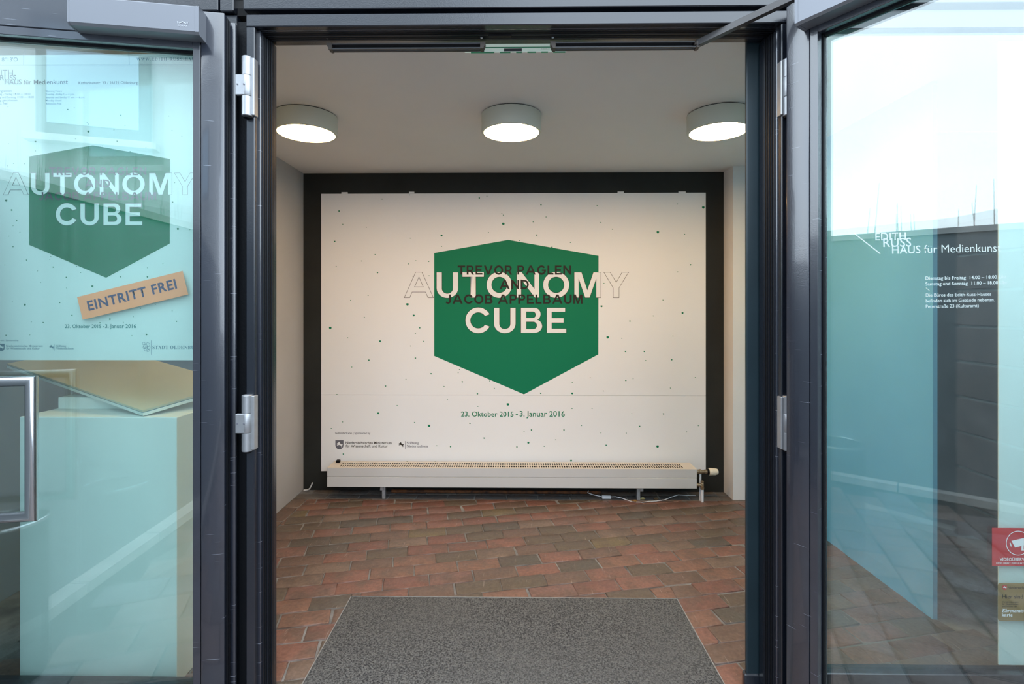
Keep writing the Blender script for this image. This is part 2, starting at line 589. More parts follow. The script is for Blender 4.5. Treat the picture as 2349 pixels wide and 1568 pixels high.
S_ = 0.205
HB = 0.18
GLY = {
    'A': (1.12, [[(0, 0), (0.443, 1), (0.684, 1), (1.127, 0), (0.92, 0), (0.823, 0.22), (0.304, 0.22), (0.211, 0)], [(0.57, 0.81), (0.738, 0.418), (0.397, 0.418)]]),
    'U': (0.85, [[(0, 1), (0.215, 1), (0.215, 0.36)] + arc(0.425, 0.36, 0.21, 0.195, 180, 360) + [(0.635, 1), (0.85, 1), (0.85, 0.37)] + arc(0.425, 0.37, 0.425, 0.385, 0, -180)]),
    'T': (0.845, [[(0, 1), (0.845, 1), (0.845, 0.81), (0.53, 0.81), (0.53, 0), (0.317, 0), (0.317, 0.81), (0, 0.81)]]),
    'O': (1.015, [arc(0.507, 0.5, 0.507, 0.515, 0, 360, 48)[:-1], arc(0.507, 0.5, 0.303, 0.31, 0, 360, 40)[:-1]]),
    'N': (0.88, [[(0, 1), (0.205, 1), (0.69, 0.36), (0.69, 1), (0.88, 1), (0.88, 0), (0.71, 0), (0.185, 0.70), (0.185, 0), (0, 0)]]),
    'M': (1.035, [[(0, 1), (0.287, 1), (0.51, 0.31), (0.745, 1), (1.035, 1), (1.035, 0), (0.85, 0), (0.85, 0.71), (0.605, 0), (0.423, 0), (0.178, 0.71), (0.178, 0), (0, 0)]]),
    'Y': (0.962, [[(0, 1), (0.245, 1), (0.481, 0.60), (0.71, 1), (0.962, 1), (0.59, 0.385), (0.59, 0), (0.363, 0), (0.363, 0.385)]]),
    'C': (0.94, [arc(0.5, 0.5, 0.505, 0.515, 28, 332, 40) + arc(0.5, 0.5, 0.303, 0.31, 328, 32, 34)]),
    'B': (0.835, [[(0, 0), (0, 1), (0.53, 1)] + arc(0.53, 0.745, 0.245, 0.255, 85, -62, 12) + arc(0.53, 0.275, 0.305, 0.275, 62, -90, 14),
                  [(0.215, 0.84), (0.215, 0.60), (0.46, 0.60)] + arc(0.46, 0.72, 0.115, 0.12, -90, 90, 10),
                  [(0.215, 0.44), (0.215, 0.16), (0.48, 0.16)] + arc(0.48, 0.30, 0.14, 0.14, -90, 90, 10)]),
    'E': (0.775, [[(0, 1), (0.73, 1), (0.73, 0.83), (0.205, 0.83), (0.205, 0.595), (0.67, 0.595), (0.67, 0.405), (0.205, 0.405), (0.205, 0.175), (0.775, 0.175), (0.775, 0), (0, 0)]]),
    'L': (0.68, [[(0, 1), (0.21, 1), (0.21, 0.18), (0.68, 0.18), (0.68, 0), (0, 0)]]),
    'V': (1.0, [[(0, 1), (0.22, 1), (0.5, 0.27), (0.78, 1), (1.0, 1), (0.61, 0), (0.39, 0)]]),
    'P': (0.78, [[(0, 0), (0, 1), (0.47, 1)] + arc(0.47, 0.68, 0.31, 0.32, 90, -90, 16) + [(0.21, 0.36), (0.21, 0)],
                 [(0.21, 0.83), (0.21, 0.53), (0.45, 0.53)] + arc(0.45, 0.68, 0.13, 0.15, -90, 90, 10)]),
    'R': (0.84, [[(0, 0), (0, 1), (0.48, 1)] + arc(0.48, 0.68, 0.31, 0.32, 90, -60, 16) + [(0.84, 0), (0.60, 0), (0.41, 0.34), (0.21, 0.34), (0.21, 0)],
                 [(0.21, 0.83), (0.21, 0.52), (0.46, 0.52)] + arc(0.46, 0.675, 0.13, 0.155, -90, 90, 10)]),
    'D': (0.9, [[(0, 0), (0, 1), (0.42, 1)] + arc(0.42, 0.5, 0.48, 0.5, 90, -90, 22), [(0.21, 0.82), (0.21, 0.18), (0.41, 0.18)] + arc(0.41, 0.5, 0.285, 0.32, -90, 90, 18)]),
    'G': (1.0, [arc(0.5, 0.5, 0.505, 0.515, 38, 350, 40) + [(0.998, 0.56), (0.53, 0.56), (0.53, 0.39), (0.775, 0.39)] + arc(0.5, 0.5, 0.303, 0.31, 330, 42, 32)]),
    'J': (0.62, [[(0.41, 1), (0.62, 1), (0.62, 0.32)] + arc(0.31, 0.30, 0.31, 0.315, 0, -150, 16) + [(0.17, 0.28)] + arc(0.31, 0.30, 0.115, 0.13, 200, 360, 10)]),
}


def glyphs_mesh(items, Y, m, name, parent, grow=0.0, thick=0.0005):
    """items: (letter, px_left, py_base, width_px, cap_px); filled letters with real counters"""
    cu = bpy.data.curves.new('tmp', 'CURVE')
    cu.dimensions = '2D'
    cu.fill_mode = 'BOTH'
    cu.offset = grow
    for ch, px, py, wpx, cap in items:
        w, loops = GLY[ch]
        p0 = at(px, py, Y)
        kx = (at(px + wpx, py, Y).x - p0.x) / w
        kz = at(px, py - cap, Y).z - p0.z
        for lp in loops:
            sp = cu.splines.new('POLY')
            sp.points.add(len(lp) - 1)
            for q, (a, b) in zip(sp.points, lp):
                q.co = (p0.x + a * kx, p0.z + b * kz, 0, 1)
            sp.use_cyclic_u = True
    me = curve_mesh(cu)
    base = BASE[parent].inverted() if parent in BASE else Matrix()
    for v in me.vertices:
        v.co = base @ Vector((v.co.x, Y - thick, v.co.y))
    me.name = name
    o = link_mesh(name, me, m, parent)
    BASE[o] = BASE.get(parent, Matrix())
    return o


def word(s, px, py, wpx, cap, gap=0.17, space=0.42):
    """lay a word out to a total pixel width"""
    tot = sum((GLY[c][0] + gap) if c != ' ' else space for c in s) - gap
    k = wpx / tot
    x, out = px, []
    for c in s:
        if c == ' ':
            x += space * k
            continue
        out.append((c, x, py, GLY[c][0] * k, cap))
        x += (GLY[c][0] + gap) * k
    return out


def flat_poly(name, polys, Y, m, parent, thick=0.0005):
    """flat print made of pixel polygons on the plane Y"""
    bm = bmesh.new()
    for pl in polys:
        vs_ = [bm.verts.new((*at(a, b, Y).xz.to_tuple()[:1], Y - thick, at(a, b, Y).z)) for a, b in pl]
        f = bm.faces.new(vs_)
        f.normal_update()
        if f.normal.y > 0: f.normal_flip()
    return part(name, bm, m, parent)


def ring_poly(cx, cy, r0, r1, n=40):
    out = []
    for i in range(n):
        a, b = 2 * math.pi * i / n, 2 * math.pi * (i + 1) / n
        out.append([(cx + r0 * math.cos(a), cy + r0 * math.sin(a)), (cx + r1 * math.cos(a), cy + r1 * math.sin(a)),
                    (cx + r1 * math.cos(b), cy + r1 * math.sin(b)), (cx + r0 * math.cos(b), cy + r0 * math.sin(b))])
    return out


# leaping horse, unit box, y down
HORSE = [(0.02, 0.40), (0.14, 0.26), (0.30, 0.24), (0.28, 0.10), (0.38, 0.16), (0.42, 0.02), (0.52, 0.14), (0.60, 0.32), (0.74, 0.42), (0.88, 0.46),
         (0.96, 0.36), (1.0, 0.50), (0.95, 0.66), (0.90, 0.58), (0.88, 0.72), (0.92, 0.88), (0.84, 1.0), (0.78, 0.86), (0.76, 0.72), (0.66, 0.64),
         (0.48, 0.58), (0.36, 0.56), (0.26, 0.66), (0.16, 0.60), (0.10, 0.68), (0.05, 0.56), (0.22, 0.48), (0.22, 0.42), (0.10, 0.46)]


def horse(px, py, w, h):
    return [(px + a * w, py + b * h) for a, b in HORSE]


def shield(px, py, w, h):
    pts = [(px, py), (px + w, py), (px + w, py + 0.55 * h)]
    pts += [(px + w / 2 + w / 2 * math.cos(t), py + 0.55 * h + 0.45 * h * math.sin(t)) for t in [math.pi * i / 12 for i in range(1, 12)]]
    pts += [(px, py + 0.55 * h)]
    return pts


# ------------------------------------------------------------------ large structure
YF = 1.925                      # facade plane
YB = 4.145                      # back wall
ZC = 2.573                      # ceiling
XL = X(696, YB)
XR = X(1660, YB)
Y_PIER = 3.97
X_RW = 2.0


def struct(name, m, *dims, bev=0.0):
    return tag(bxo(name, m, None, *dims, bev=bev), kind='structure')


struct('ceiling', CEIL, -2.7, 3.4, 1.99, YB + 0.1, ZC, ZC + 0.12)
struct('wall_back', BLACKW, XL - 0.02, XR + 0.02, YB, YB + 0.12, 0, ZC)
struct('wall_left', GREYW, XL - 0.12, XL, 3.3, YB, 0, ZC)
SIDEW = mat('blue_grey_wall_paint', (0.26, 0.32, 0.42), 0.75, noise=(3, 0.03))
struct('wall_left_return', SIDEW, -2.6, XL - 0.12, 3.3, 3.42, 0, ZC)
struct('wall_left_front', SIDEW, -2.7, -2.6, 1.99, 3.42, 0, ZC)
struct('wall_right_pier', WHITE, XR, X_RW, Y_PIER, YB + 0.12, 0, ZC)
struct('wall_right', DAYLITW, X_RW, X_RW + 0.022, 2.47, Y_PIER, 0, ZC)
struct('wall_side_back', TEAL, X_RW + 0.022, 3.4, 3.2, 3.3, 0, ZC)
struct('wall_side_end', TEAL, 3.3, 3.4, 1.99, 3.2, 0, ZC)

# ---- brick floor
random.seed(11)


def clip_poly(poly, a, b, c):
    """keep a*x+b*y<=c"""
    out = []
    n = len(poly)
    for i in range(n):
        p, q = poly[i], poly[(i + 1) % n]
        dp, dq = a * p[0] + b * p[1] - c, a * q[0] + b * q[1] - c
        if dp <= 0: out.append(p)
        if (dp < 0 < dq) or (dq < 0 < dp):
            t = dp / (dp - dq)
            out.append((p[0] + (q[0] - p[0]) * t, p[1] + (q[1] - p[1]) * t))
    return out


def area(poly):
    return 0.5 * sum(poly[i][0] * poly[(i + 1) % len(poly)][1] - poly[(i + 1) % len(poly)][0] * poly[i][1] for i in range(len(poly)))


def slab_piece(name, poly, zt, zb, m, parent, inset=0.0045, drop=0.0035):
    """paving piece with a worn, rounded-over top edge"""
    if len(poly) < 3 or abs(area(poly)) < 4e-4: return None
    if area(poly) < 0: poly = poly[::-1]
    cl = []
    for p in poly:
        if not cl or (abs(p[0] - cl[-1][0]) + abs(p[1] - cl[-1][1])) > 0.004: cl.append(p)
    if len(cl) > 2 and abs(cl[0][0] - cl[-1][0]) + abs(cl[0][1] - cl[-1][1]) < 0.004: cl.pop()
    if len(cl) < 3: return None
    cx = sum(p[0] for p in cl) / len(cl)
    cy = sum(p[1] for p in cl) / len(cl)
    bm = bmesh.new()
    loops = []
    tx, ty = random.gauss(0, 0.006), random.gauss(0, 0.006)
    for z, ins in ((zb, 0), (zt - drop, 0), (zt - drop * 0.25, inset * 0.4), (zt, inset)):
        lp = []
        for x, y in cl:
            dx, dy = x - cx, y - cy
            L = math.hypot(dx, dy) or 1
            k = 1 - ins * 1.6 / L if ins else 1
            zz = z + ((dx * tx + dy * ty) if z > zb else 0)
            lp.append(bm.verts.new((dx * k, dy * k, zz)))
        loops.append(lp)
    n = len(cl)
    for a, b in zip(loops, loops[1:]):
        for i in range(n):
            bm.faces.new((a[i], a[(i + 1) % n], b[(i + 1) % n], b[i]))
    bm.faces.new(loops[-1])
    me = bpy.data.meshes.new(name)
    bm.to_mesh(me)
    bm.free()
    for p in me.polygons: p.use_smooth = True
    o = link_mesh(name, me, m, parent)
    o.location = (cx, cy, 0)
    return o


floor = struct('floor', BED, -2.7, 3.4, 1.86, YB + 0.1, -0.08, -0.0035)
MAT_L, MAT_R = on_floor(753, 1470).x - 0.005, on_floor(1590, 1470).x
MAT_B = on_floor(1170, 1371).y
MAT_L, MAT_R = -0.838, 0.835
YG0 = YB - 0.20                          # grey row, the shade under the radiator put into its colour
ALPHA = math.radians(11.5)
ca, sa = math.cos(ALPHA), math.sin(ALPHA)
BL, BH, JN = 0.238, 0.112, 0.007
LB = XL + 0.115                          # border course along the left wall


def regions(poly):
    """the parts of a brick outside the mat and inside the room"""
    out = []
    poly = clip_poly(poly, 0, 1, YG0)
    poly = clip_poly(poly, 0, -1, -2.0)
    poly = clip_poly(poly, 1, 0, 3.25)
    poly = clip_poly(poly, -1, 0, 2.58)
    if len(poly) < 3: return out
    cyc = sum(p[1] for p in poly) / len(poly)
    if cyc > 3.3: poly = clip_poly(poly, -1, 0, -LB)
    elif min(p[0] for p in poly) < LB and max(p[1] for p in poly) > 3.3: poly = clip_poly(poly, -1, 0, -LB)
    if cyc > Y_PIER: poly = clip_poly(poly, 1, 0, XR)
    if len(poly) < 3: return out
    xs, ys = [p[0] for p in poly], [p[1] for p in poly]
    if max(xs) < MAT_L or min(xs) > MAT_R or min(ys) > MAT_B:
        return [poly]
    out.append(clip_poly(poly, 1, 0, MAT_L))
    out.append(clip_poly(poly, -1, 0, -MAT_R))
    mid = clip_poly(clip_poly(clip_poly(poly, -1, 0, -MAT_L), 1, 0, MAT_R), 0, -1, -MAT_B)
    out.append(mid)
    return [p for p in out if len(p) > 2]


nb = 0
for row in range(-12, 34):
    v = row * (BH + JN) + random.gauss(0, 0.0012)
    off = (row % 2) * (BL + JN) * 0.5 + random.uniform(-0.03, 0.03)
    for col in range(-16, 18):
        u = col * (BL + JN) + off
        L, H = BL + random.gauss(0, 0.003), BH + random.gauss(0, 0.0018)
        q = [(u + random.gauss(0, 0.0018), v + random.gauss(0, 0.0018)), (u + L + random.gauss(0, 0.0018), v + random.gauss(0, 0.0018)),
             (u + L + random.gauss(0, 0.0018), v + H + random.gauss(0, 0.0018)), (u + random.gauss(0, 0.0018), v + H + random.gauss(0, 0.0018))]
        poly = [(0.1 + a * ca - b * sa, 2.0 + a * sa + b * ca) for a, b in q]
        if random.random() < 0.12:       # a knocked-off corner
            k = random.randrange(4)
            p, a, b = poly[k], poly[k - 1], poly[(k + 1) % 4]
            t = random.uniform(0.06, 0.13)
            poly = poly[:k] + [(p[0] + (a[0] - p[0]) * t, p[1] + (a[1] - p[1]) * t), (p[0] + (b[0] - p[0]) * t * 1.5, p[1] + (b[1] - p[1]) * t * 1.5)] + poly[k + 1:]
        if max(p[0] for p in poly) < -2.0 or min(p[0] for p in poly) > 2.0:
            continue                      # nothing of it shows past the plinth and the side wall
        for pl in regions(poly):
            if slab_piece('brick', pl, random.gauss(0.0015, 0.0012), -0.05, BRICK, floor): nb += 1
y = 3.3
while y < YG0 - 0.02:                    # the course that runs along the left wall
    L = random.uniform(0.22, 0.24)
    slab_piece('brick', [(XL + 0.005, y), (LB - 0.008, y + 0.004), (LB - 0.008, min(YG0, y + L)), (XL + 0.005, min(YG0, y + L))], 0.001, -0.05, BRICK, floor)
    y += L + 0.008
x = XL + 0.004
while x < XR - 0.03:                     # grey row at the foot of the back wall, shade in its colour
    L = random.uniform(0.20, 0.245)
    x1 = min(XR - 0.004, x + L)
    slab_piece('brick', [(x, YG0 + 0.007), (x1, YG0 + 0.007 + random.gauss(0, 0.002)), (x1, YG0 + 0.108), (x, YG0 + 0.108)], 0.0, -0.05, GBRICK, floor)
    x += L + 0.008
x = XL + 0.10
while x < XR - 0.03:
    L = random.uniform(0.20, 0.245)
    x1 = min(XR - 0.004, x + L)
    slab_piece('brick', [(x, YG0 + 0.115), (x1, YG0 + 0.115), (x1, YB - 0.004), (x, YB - 0.004)], 0.0, -0.05, GBRICK, floor)
    x += L + 0.008

# ---- courtyard ground
ground = tag(bxo('pavement', mat('dark_joint_sand', (0.07, 0.068, 0.065), 0.95), None, -60, 60, -60, 1.86, -0.10, -0.004), kind='structure')
random.seed(5)
for row in range(0, 16):
    yy = 1.84 - row * 0.22
    for col in range(-10, 13):
        xx = col * 0.306 + (row % 2) * 0.15
        lx = -2.30 + 0.30 * (1.85 - yy)
        if xx < lx + 0.12 or xx > 2.78: continue
        pl = [(xx, yy - 0.212), (xx + 0.298, yy - 0.212 + random.gauss(0, 0.003)), (xx + 0.298, yy), (xx, yy + random.gauss(0, 0.003))]
        slab_piece('paver', pl, random.gauss(0.001, 0.001), -0.05, PAVER, ground, inset=0.006, drop=0.005)

# ---- facade: mullions, beams, wall ends
ML0, ML1 = X(505, YF), X(543, YF)
MR0, MR1 = 1.025, 1.10
mull = struct('trim_1', FRAME, ML0, ML1, YF, 1.985, 0, 2.60, bev=0.003)
mulr = struct('trim_2', FRAME, MR0, MR1, YF, 1.985, 0, 2.60, bev=0.003)
ZB0 = Z(17, 1.89)
struct('trim_3', FRAME, X(557, 1.89), 1.035, 1.89, 1.985, ZB0, 3.3, bev=0.003)
struct('trim_4', FRAME, -2.6, ML0 + 0.005, 1.90, 1.985, Z(18, 1.90), 3.3, bev=0.003)
struct('trim_5', FRAME, ML0 + 0.009, ML1 - 0.002, 1.905, 1.985, 2.603, 3.3, bev=0.003)
struct('trim_6', FRAME, 1.038, 2.6, 1.90, 1.985, ZB0 + 0.01, 3.3, bev=0.003)
struct('wall_facade_left', CONC, -3.4, -2.36, 1.90, 1.985, 0, 3.3)
struct('wall_facade_right', CONC, 2.36, 3.4, 1.90, 1.985, 0, 3.3)
struct('roof', ROOFT, -3.4, 3.4, 1.99, YB + 0.3, 3.0, 3.3)
bm = bmesh.new()
box(bm, X(543, 1.95), X(1815, 1.95), 1.935, 1.985, Z(32, 1.935), ZB0 + 0.03)
tag(part('trim_7', bm, DARK), kind='structure')

# ---- door frame: a stack of stepped profiles on both jambs and the head
frame = tag(empty('doorframe', (0, 1.93, 0)), kind='structure')
CL0, CL1 = X(564, 1.88), X(584, 1.88)
CR0, CR1 = X(1793, 1.88), X(1812, 1.88)
ZH0, ZH1 = Z(57, 1.88), Z(28, 1.88)
bxo('jamb_backing', RUBBER, frame, X(543, 1.925), CL0 + 0.004, 1.932, 1.98, 0, ZH1)
bxo('jamb_backing', RUBBER, frame, CR1 - 0.004, MR0 - 0.002, 1.932, 1.98, 0, ZH1)
bxo('casing', FRAME, frame, CL0, CL1, 1.88, 1.94, 0, ZH0, bev=0.003)
bxo('casing', FRAME, frame, CR0, CR1, 1.88, 1.94, 0, ZH0, bev=0.003)
bxo('casing', FRAME, frame, CL0, CR1, 1.88, 1.94, ZH0 + 0.0004, ZH1, bev=0.003)
RL0, RL1 = X(592, 1.905), X(598, 1.905)
RR0, RR1 = X(1781, 1.905), X(1789, 1.905)
ZR0, ZR1 = Z(66, 1.905), Z(61, 1.905)
bxo('ridge', LEAFP, frame, RL0 - 0.006, RL1, 1.905, 1.95, 0, ZR0, bev=0.003)
bxo('ridge', LEAFP, frame, RR0, RR1 + 0.002, 1.905, 1.95, 0, ZR0, bev=0.003)
bxo('ridge', LEAFP, frame, RL0 - 0.006, RR1 + 0.002, 1.905, 1.95, ZR0 + 0.0003, ZR1 + 0.004, bev=0.003)


def profile(xa, xb, sgn):
    """grooved sealing profiles between the ridge and the inner edge"""
    n = 5
    for i in range(n):
        y0 = 1.915 + 0.011 * i
        a = xa + (xb - xa) * (i + 0.0) / n
        bxo('seal', RUBBER if i % 2 else SEALF, frame, a - sgn * 0.03, a + sgn * 0.0035, y0, 1.975, 0, 2.515, bev=0.0015)


XI0, XI1 = X(628, 1.975), X(1748, 1.975)
profile(RL1 + 0.001, XI0, 1)
profile(RR0 - 0.001, XI1, -1)
bxo('inner_jamb', FRAME, frame, XI0 - 0.05, XI0, 1.965, 2.0, 0, 2.515, bev=0.003)
bxo('inner_jamb', FRAME, frame, XI1, XI1 + 0.05, 1.965, 2.0, 0, 2.515, bev=0.003)
ZI = Z(97, 1.985)
for i in range(5):
    y0 = 1.915 + 0.011 * i
    zz = ZR0 + (ZI - ZR0) * i / 5
    bxo('head_seal', RUBBER if i % 2 else SEALF, frame, RL1 - 0.005, RR0 + 0.005, y0, 1.978, zz - 0.001, zz + 0.02, bev=0.0015)
bxo('head', FRAME, frame, XI0 - 0.05, XI1 + 0.05, 1.965, 2.0, ZI, 2.60, bev=0.003)
bxo('threshold', ALU, frame, XI0 - 0.02, XI1 + 0.02, 1.87, 1.985, -0.03, 0.004)
# screws and the strike plate in the head
for px in (751, 1105, 1268, 1625):
    p = at(px, 87 if px < 1200 else 86, 1.957)
    bm = bmesh.new()
    lathe(bm, [(0.005, -0.006), (0.005, 0), (0.0035, 0.002)][::-1], (p.x, p.y, p.z), 'y', 12)
    part('screw', bm, SILVER, frame, smooth=True)
a, b = at(1120, 70, 1.944), at(1174, 84, 1.944)
bxo('strike_plate', RUBBER, frame, a.x, b.x, 1.936, 1.957, b.z, a.z, bev=0.003)
# slide channels for the door closers
for pa, pb in ((753, 1110), (1266, 1606)):
    Yc = 1.952
    xa, xb = X(pa, Yc), X(pb, Yc)
    zt, zb = Z(97, Yc), Z(110, Yc)
    bm = bmesh.new()
    box(bm, xa, xb, Yc, Yc + 0.026, zt - 0.004, zt)
    box(bm, xa, xb, Yc + 0.022, Yc + 0.026, zb, zt)
    box(bm, xa, xb, Yc, Yc + 0.010, zb, zb + 0.004)
    box(bm, xa, xb, Yc + 0.016, Yc + 0.026, zb, zb + 0.004)
    ch = part('slide_channel', bm, CHANM, frame)
    for xe, s in ((xa, 1), (xb, -1)):
        bm = bmesh.new()
        prism(bm, [(xe - s * 0.006, zt + 0.002), (xe + s * 0.014, zt + 0.002), (xe + s * 0.014, zb - 0.002), (xe + s * 0.004, zb - 0.002), (xe - s * 0.004, zb + 0.012)], 'y', Yc - 0.003, Yc + 0.028)
        part('end_cap', bm, BRONZE, ch)

# ---- post just inside the right jamb, with a sleeve at its foot
post = tag(empty('trim_8', (0.94, 2.03, 0)), kind='structure')
bxo('post', TEAL, post, X(1713, 2.005), X(1713, 2.005) + 0.10, 2.005, 2.022, 0, ZC - 0.002, bev=0.003)
bxo('sleeve', FRAME, post, X(1710, 2.003) - 0.003, X(1713, 2.005) + 0.104, 1.999, 2.03, 0, Z(1541, 2.0), bev=0.006)

# ------------------------------------------------------------------ fixed side windows
YG = 1.945


def window(name, x0, x1, zr):
    w = tag(empty(name, ((x0 + x1) / 2, YG, 0)), kind='structure')
    bxo('bottom_rail', FRAME, w, x0, x1, YF, 1.98, 0, zr, bev=0.003)
    bxo('top_rail', FRAME, w, x0, x1, YF, 1.98, 2.53, 2.60, bev=0.003)
    e = x0 if x0 < 0 else x1
    bxo('side_rail', FRAME, w, min(e, e + (0.06 if x0 < 0 else -0.06)), max(e, e + (0.06 if x0 < 0 else -0.06)), YF + 0.001, 1.979, zr, 2.53, bev=0.003)
    xa, xb = (x0 + 0.05, x1 + 0.004) if x0 < 0 else (x0 - 0.004, x1 - 0.05)
    bxo('pane', GLASSF, w, xa, xb, YG, YG + 0.008, zr - 0.005, 2.535)
    return w


win_l = window('window_1', -2.36, ML0, 0.055)
win_r = window('window_2', MR1, 2.36, 0.128)

# ------------------------------------------------------------------ door leaves
LEAF_W, LEAF_T, LZ0, LZ1 = 0.96, 0.066, 0.012, 2.562


def make_leaf(name, origin, ang, s):
    d = tag(empty(name, origin, ang), kind='structure')

    def b(nm, m, x0, x1, y0, y1, z0, z1, bev=0.0, parent=None, seg=1):
        return bxo(nm, m, parent or d, s * x0, s * x1, y0, y1, z0, z1, bev=bev, local=True, seg=seg)

    ST, BD = 0.080, 0.027
    RT_, TOPB = 0.107, 0.029
    b('stile', LEAFP, 0, ST, 0, LEAF_T, LZ0, LZ1, 0.006, seg=2)
    b('stile', LEAFP, LEAF_W - ST, LEAF_W, 0, LEAF_T, LZ0, LZ1, 0.004)
    b('top_rail', LEAFP, ST, LEAF_W - ST, 0, LEAF_T, LZ1 - RT_, LZ1, 0.002)
    b('bottom_rail', LEAFP, ST, LEAF_W - ST, 0, LEAF_T, LZ0, 0.070, 0.002)
    # glazing beads
    zt, zb = LZ1 - RT_ - 0.0015, 0.0715
    b('glazing_bead', LEAFP, ST + 0.0015, ST + BD, 0.0008, 0.040, zb, zt, 0.0015)
    b('glazing_bead', LEAFP, LEAF_W - ST - BD, LEAF_W - ST - 0.0015, 0.0008, 0.040, zb, zt, 0.0015)
    b('glazing_bead', LEAFP, ST + BD, LEAF_W - ST - BD, 0.0008, 0.040, zt - TOPB, zt, 0.0015)
    b('glazing_bead', LEAFP, ST + BD, LEAF_W - ST - BD, 0.0008, 0.040, zb, zb + 0.027, 0.0015)
    gx0, gx1, gz0, gz1 = ST + BD, LEAF_W - ST - BD, zb + 0.027, zt - TOPB
    # rubber gasket round the glass
    for q in ((gx0 - 0.004, gx0 + 0.005, gz0, gz1), (gx1 - 0.007, gx1 + 0.004, gz0, gz1), (gx0 + 0.007, gx1 - 0.007, gz1 - 0.007, gz1 + 0.004), (gx0 + 0.007, gx1 - 0.007, gz0 - 0.004, gz0 + 0.007)):
        b('gasket', RUBBER, q[0], q[1], 0.030, 0.0465, q[2], q[3], 0.002)
    b('glass', GLASS, gx0 - 0.003, gx1 + 0.003, 0.047, 0.055, gz0 - 0.003, gz1 + 0.003)
    b('outer_bead', LEAFP, ST, ST + BD, 0.0555, LEAF_T, zb, zt, 0.001)
    b('outer_bead', LEAFP, LEAF_W - ST - BD, LEAF_W - ST, 0.0555, LEAF_T, zb, zt, 0.001)
    b('outer_bead', LEAFP, ST + BD, LEAF_W - ST - BD, 0.0555, LEAF_T, zt - TOPB, zt, 0.001)
    # rebated hinge edge
    b('edge_seal', RUBBER, -0.006, 0.001, 0.014, 0.022, LZ0, LZ1 - 0.012, 0.002)
    b('edge_seal', RUBBER, -0.007, 0.001, 0.030, 0.037, LZ0, LZ1 - 0.012, 0.002)
    b('edge_lip', LEAFP, -0.022, 0.002, 0.046, LEAF_T - 0.001, LZ0, LZ1 - 0.010, 0.004, seg=2)
    return d, b


ANG_L = math.radians(10.0)
OL = at(515, 700, 1.845)
door_l, bl = make_leaf('door_1', (OL.x, OL.y, 0), ANG_L, -1)
VL = Vector((0.561, -0.828))
ANG_R = math.atan2(VL.y, VL.x)
ORr = at(1803, 700, 1.835)
door_r, br = make_leaf('door_2', (ORr.x, ORr.y, 0), ANG_R, 1)


def closer(door, s, b):
    bm = bmesh.new()
    x0, x1, y0, z0, z1 = 0.062, 0.47, -0.062, 2.447, 2.546
    pts = [(0.0, z0), (y0 + 0.008, z0), (y0, z0 + 0.008), (y0, z1 - 0.006), (y0 + 0.006, z1), (0.0, z1)]
    prism(bm, pts, 'x', s * (x0 + 0.012), s * (x1 - 0.006))
    body = part('closer_body', bm, ALU, door, local=True)
    for xa, xb in ((x0, x0 + 0.0115), (x1 - 0.0055, x1)):
        bm = bmesh.new()
        prism(bm, [(p[0], p[1] - 0.001 if p[1] < 2.5 else p[1] + 0.001) for p in pts], 'x', s * xa, s * xb)
        part('closer_end_cap', bm, ALU, body, local=True)
    return body


cl_l = closer(door_l, -1, bl)
cl_r = closer(door_r, 1, br)

# raised crown emblem and name on the left closer
EMB = mat('emblem_silver', (0.50, 0.51, 0.54), 0.3, 0.7)


def closer_mark(parent, xc, zc, w):
    bm = bmesh.new()
    y0, y1 = -0.0632, -0.0618
    h = w * 0.28
    pts = [(xc - w / 2, zc + h), (xc - w * 0.30, zc + h * 0.45), (xc - w * 0.16, zc + h * 0.75), (xc, zc + h * 1.05), (xc + w * 0.16, zc + h * 0.75), (xc + w * 0.30, zc + h * 0.45), (xc + w / 2, zc + h),
           (xc + w * 0.44, zc + h * 0.1), (xc + w * 0.36, zc + h * 0.1), (xc + w * 0.40, zc + h * 0.62), (xc + w * 0.28, zc + h * 0.2), (xc + w * 0.1, zc + h * 0.45), (xc, zc + h * 0.72),
           (xc - w * 0.1, zc + h * 0.45), (xc - w * 0.28, zc + h * 0.2), (xc - w * 0.40, zc + h * 0.62), (xc - w * 0.36, zc + h * 0.1), (xc - w * 0.44, zc + h * 0.1)]
    prism(bm, pts, 'y', y0, y1)
    part('crown_emblem', bm, EMB, parent, local=True)
    cu = bpy.data.curves.new('tmp', 'FONT')
    cu.body = 'DORMA'
    cu.offset = 0.02
    cu.extrude = 0.02
    cu.resolution_u = 3
    me = curve_mesh(cu)
    xs = [v.co.x for v in me.vertices]
    k = w * 0.86 / (max(xs) - min(xs))
    for v in me.vertices:
        v.co = Vector((xc - w * 0.43 + (v.co.x - min(xs)) * k, -0.0625 + v.co.z * k * -0.5, zc - w * 0.22 + v.co.y * k))
    link_mesh('emblem_lettering', me, EMB, parent)


closer_mark(cl_l, -0.113, 2.476, 0.036)

# the closer arm that reaches the slide channel from the right leaf
p_pin = at(1598, 108, 1.962)
Minv = BASE[door_r].inverted()
p_a = Minv @ Vector((p_pin.x, p_pin.y - 0.002, Z(104, 1.962)))
p_b = Vector((0.10, -0.030, 2.563))
bm = bmesh.new()
dv = (p_b - p_a)
L = dv.length
dv.normalize()
side = dv.cross(Vector((0, 0, 1))).normalized()
upv = side.cross(dv).normalized()
prof = [(-0.011, -0.012), (0.011, -0.012), (0.011, 0.010), (0.008, 0.013), (-0.008, 0.013), (-0.011, 0.010)]
rings = []
for t, k in ((0.0, 0.9), (0.05, 1.0), (L, 1.0)):
    rings.append([bm.verts.new(p_a + dv * t + side * a * k + upv * c) for a, c in prof])
for i in range(2):
    for q in range(6):
        bm.faces.new((rings[i][q], rings[i][(q + 1) % 6], rings[i + 1][(q + 1) % 6], rings[i + 1][q]))
bm.faces.new(rings[0][::-1]); bm.faces.new(rings[-1])
bmesh.ops.recalc_face_normals(bm, faces=bm.faces)
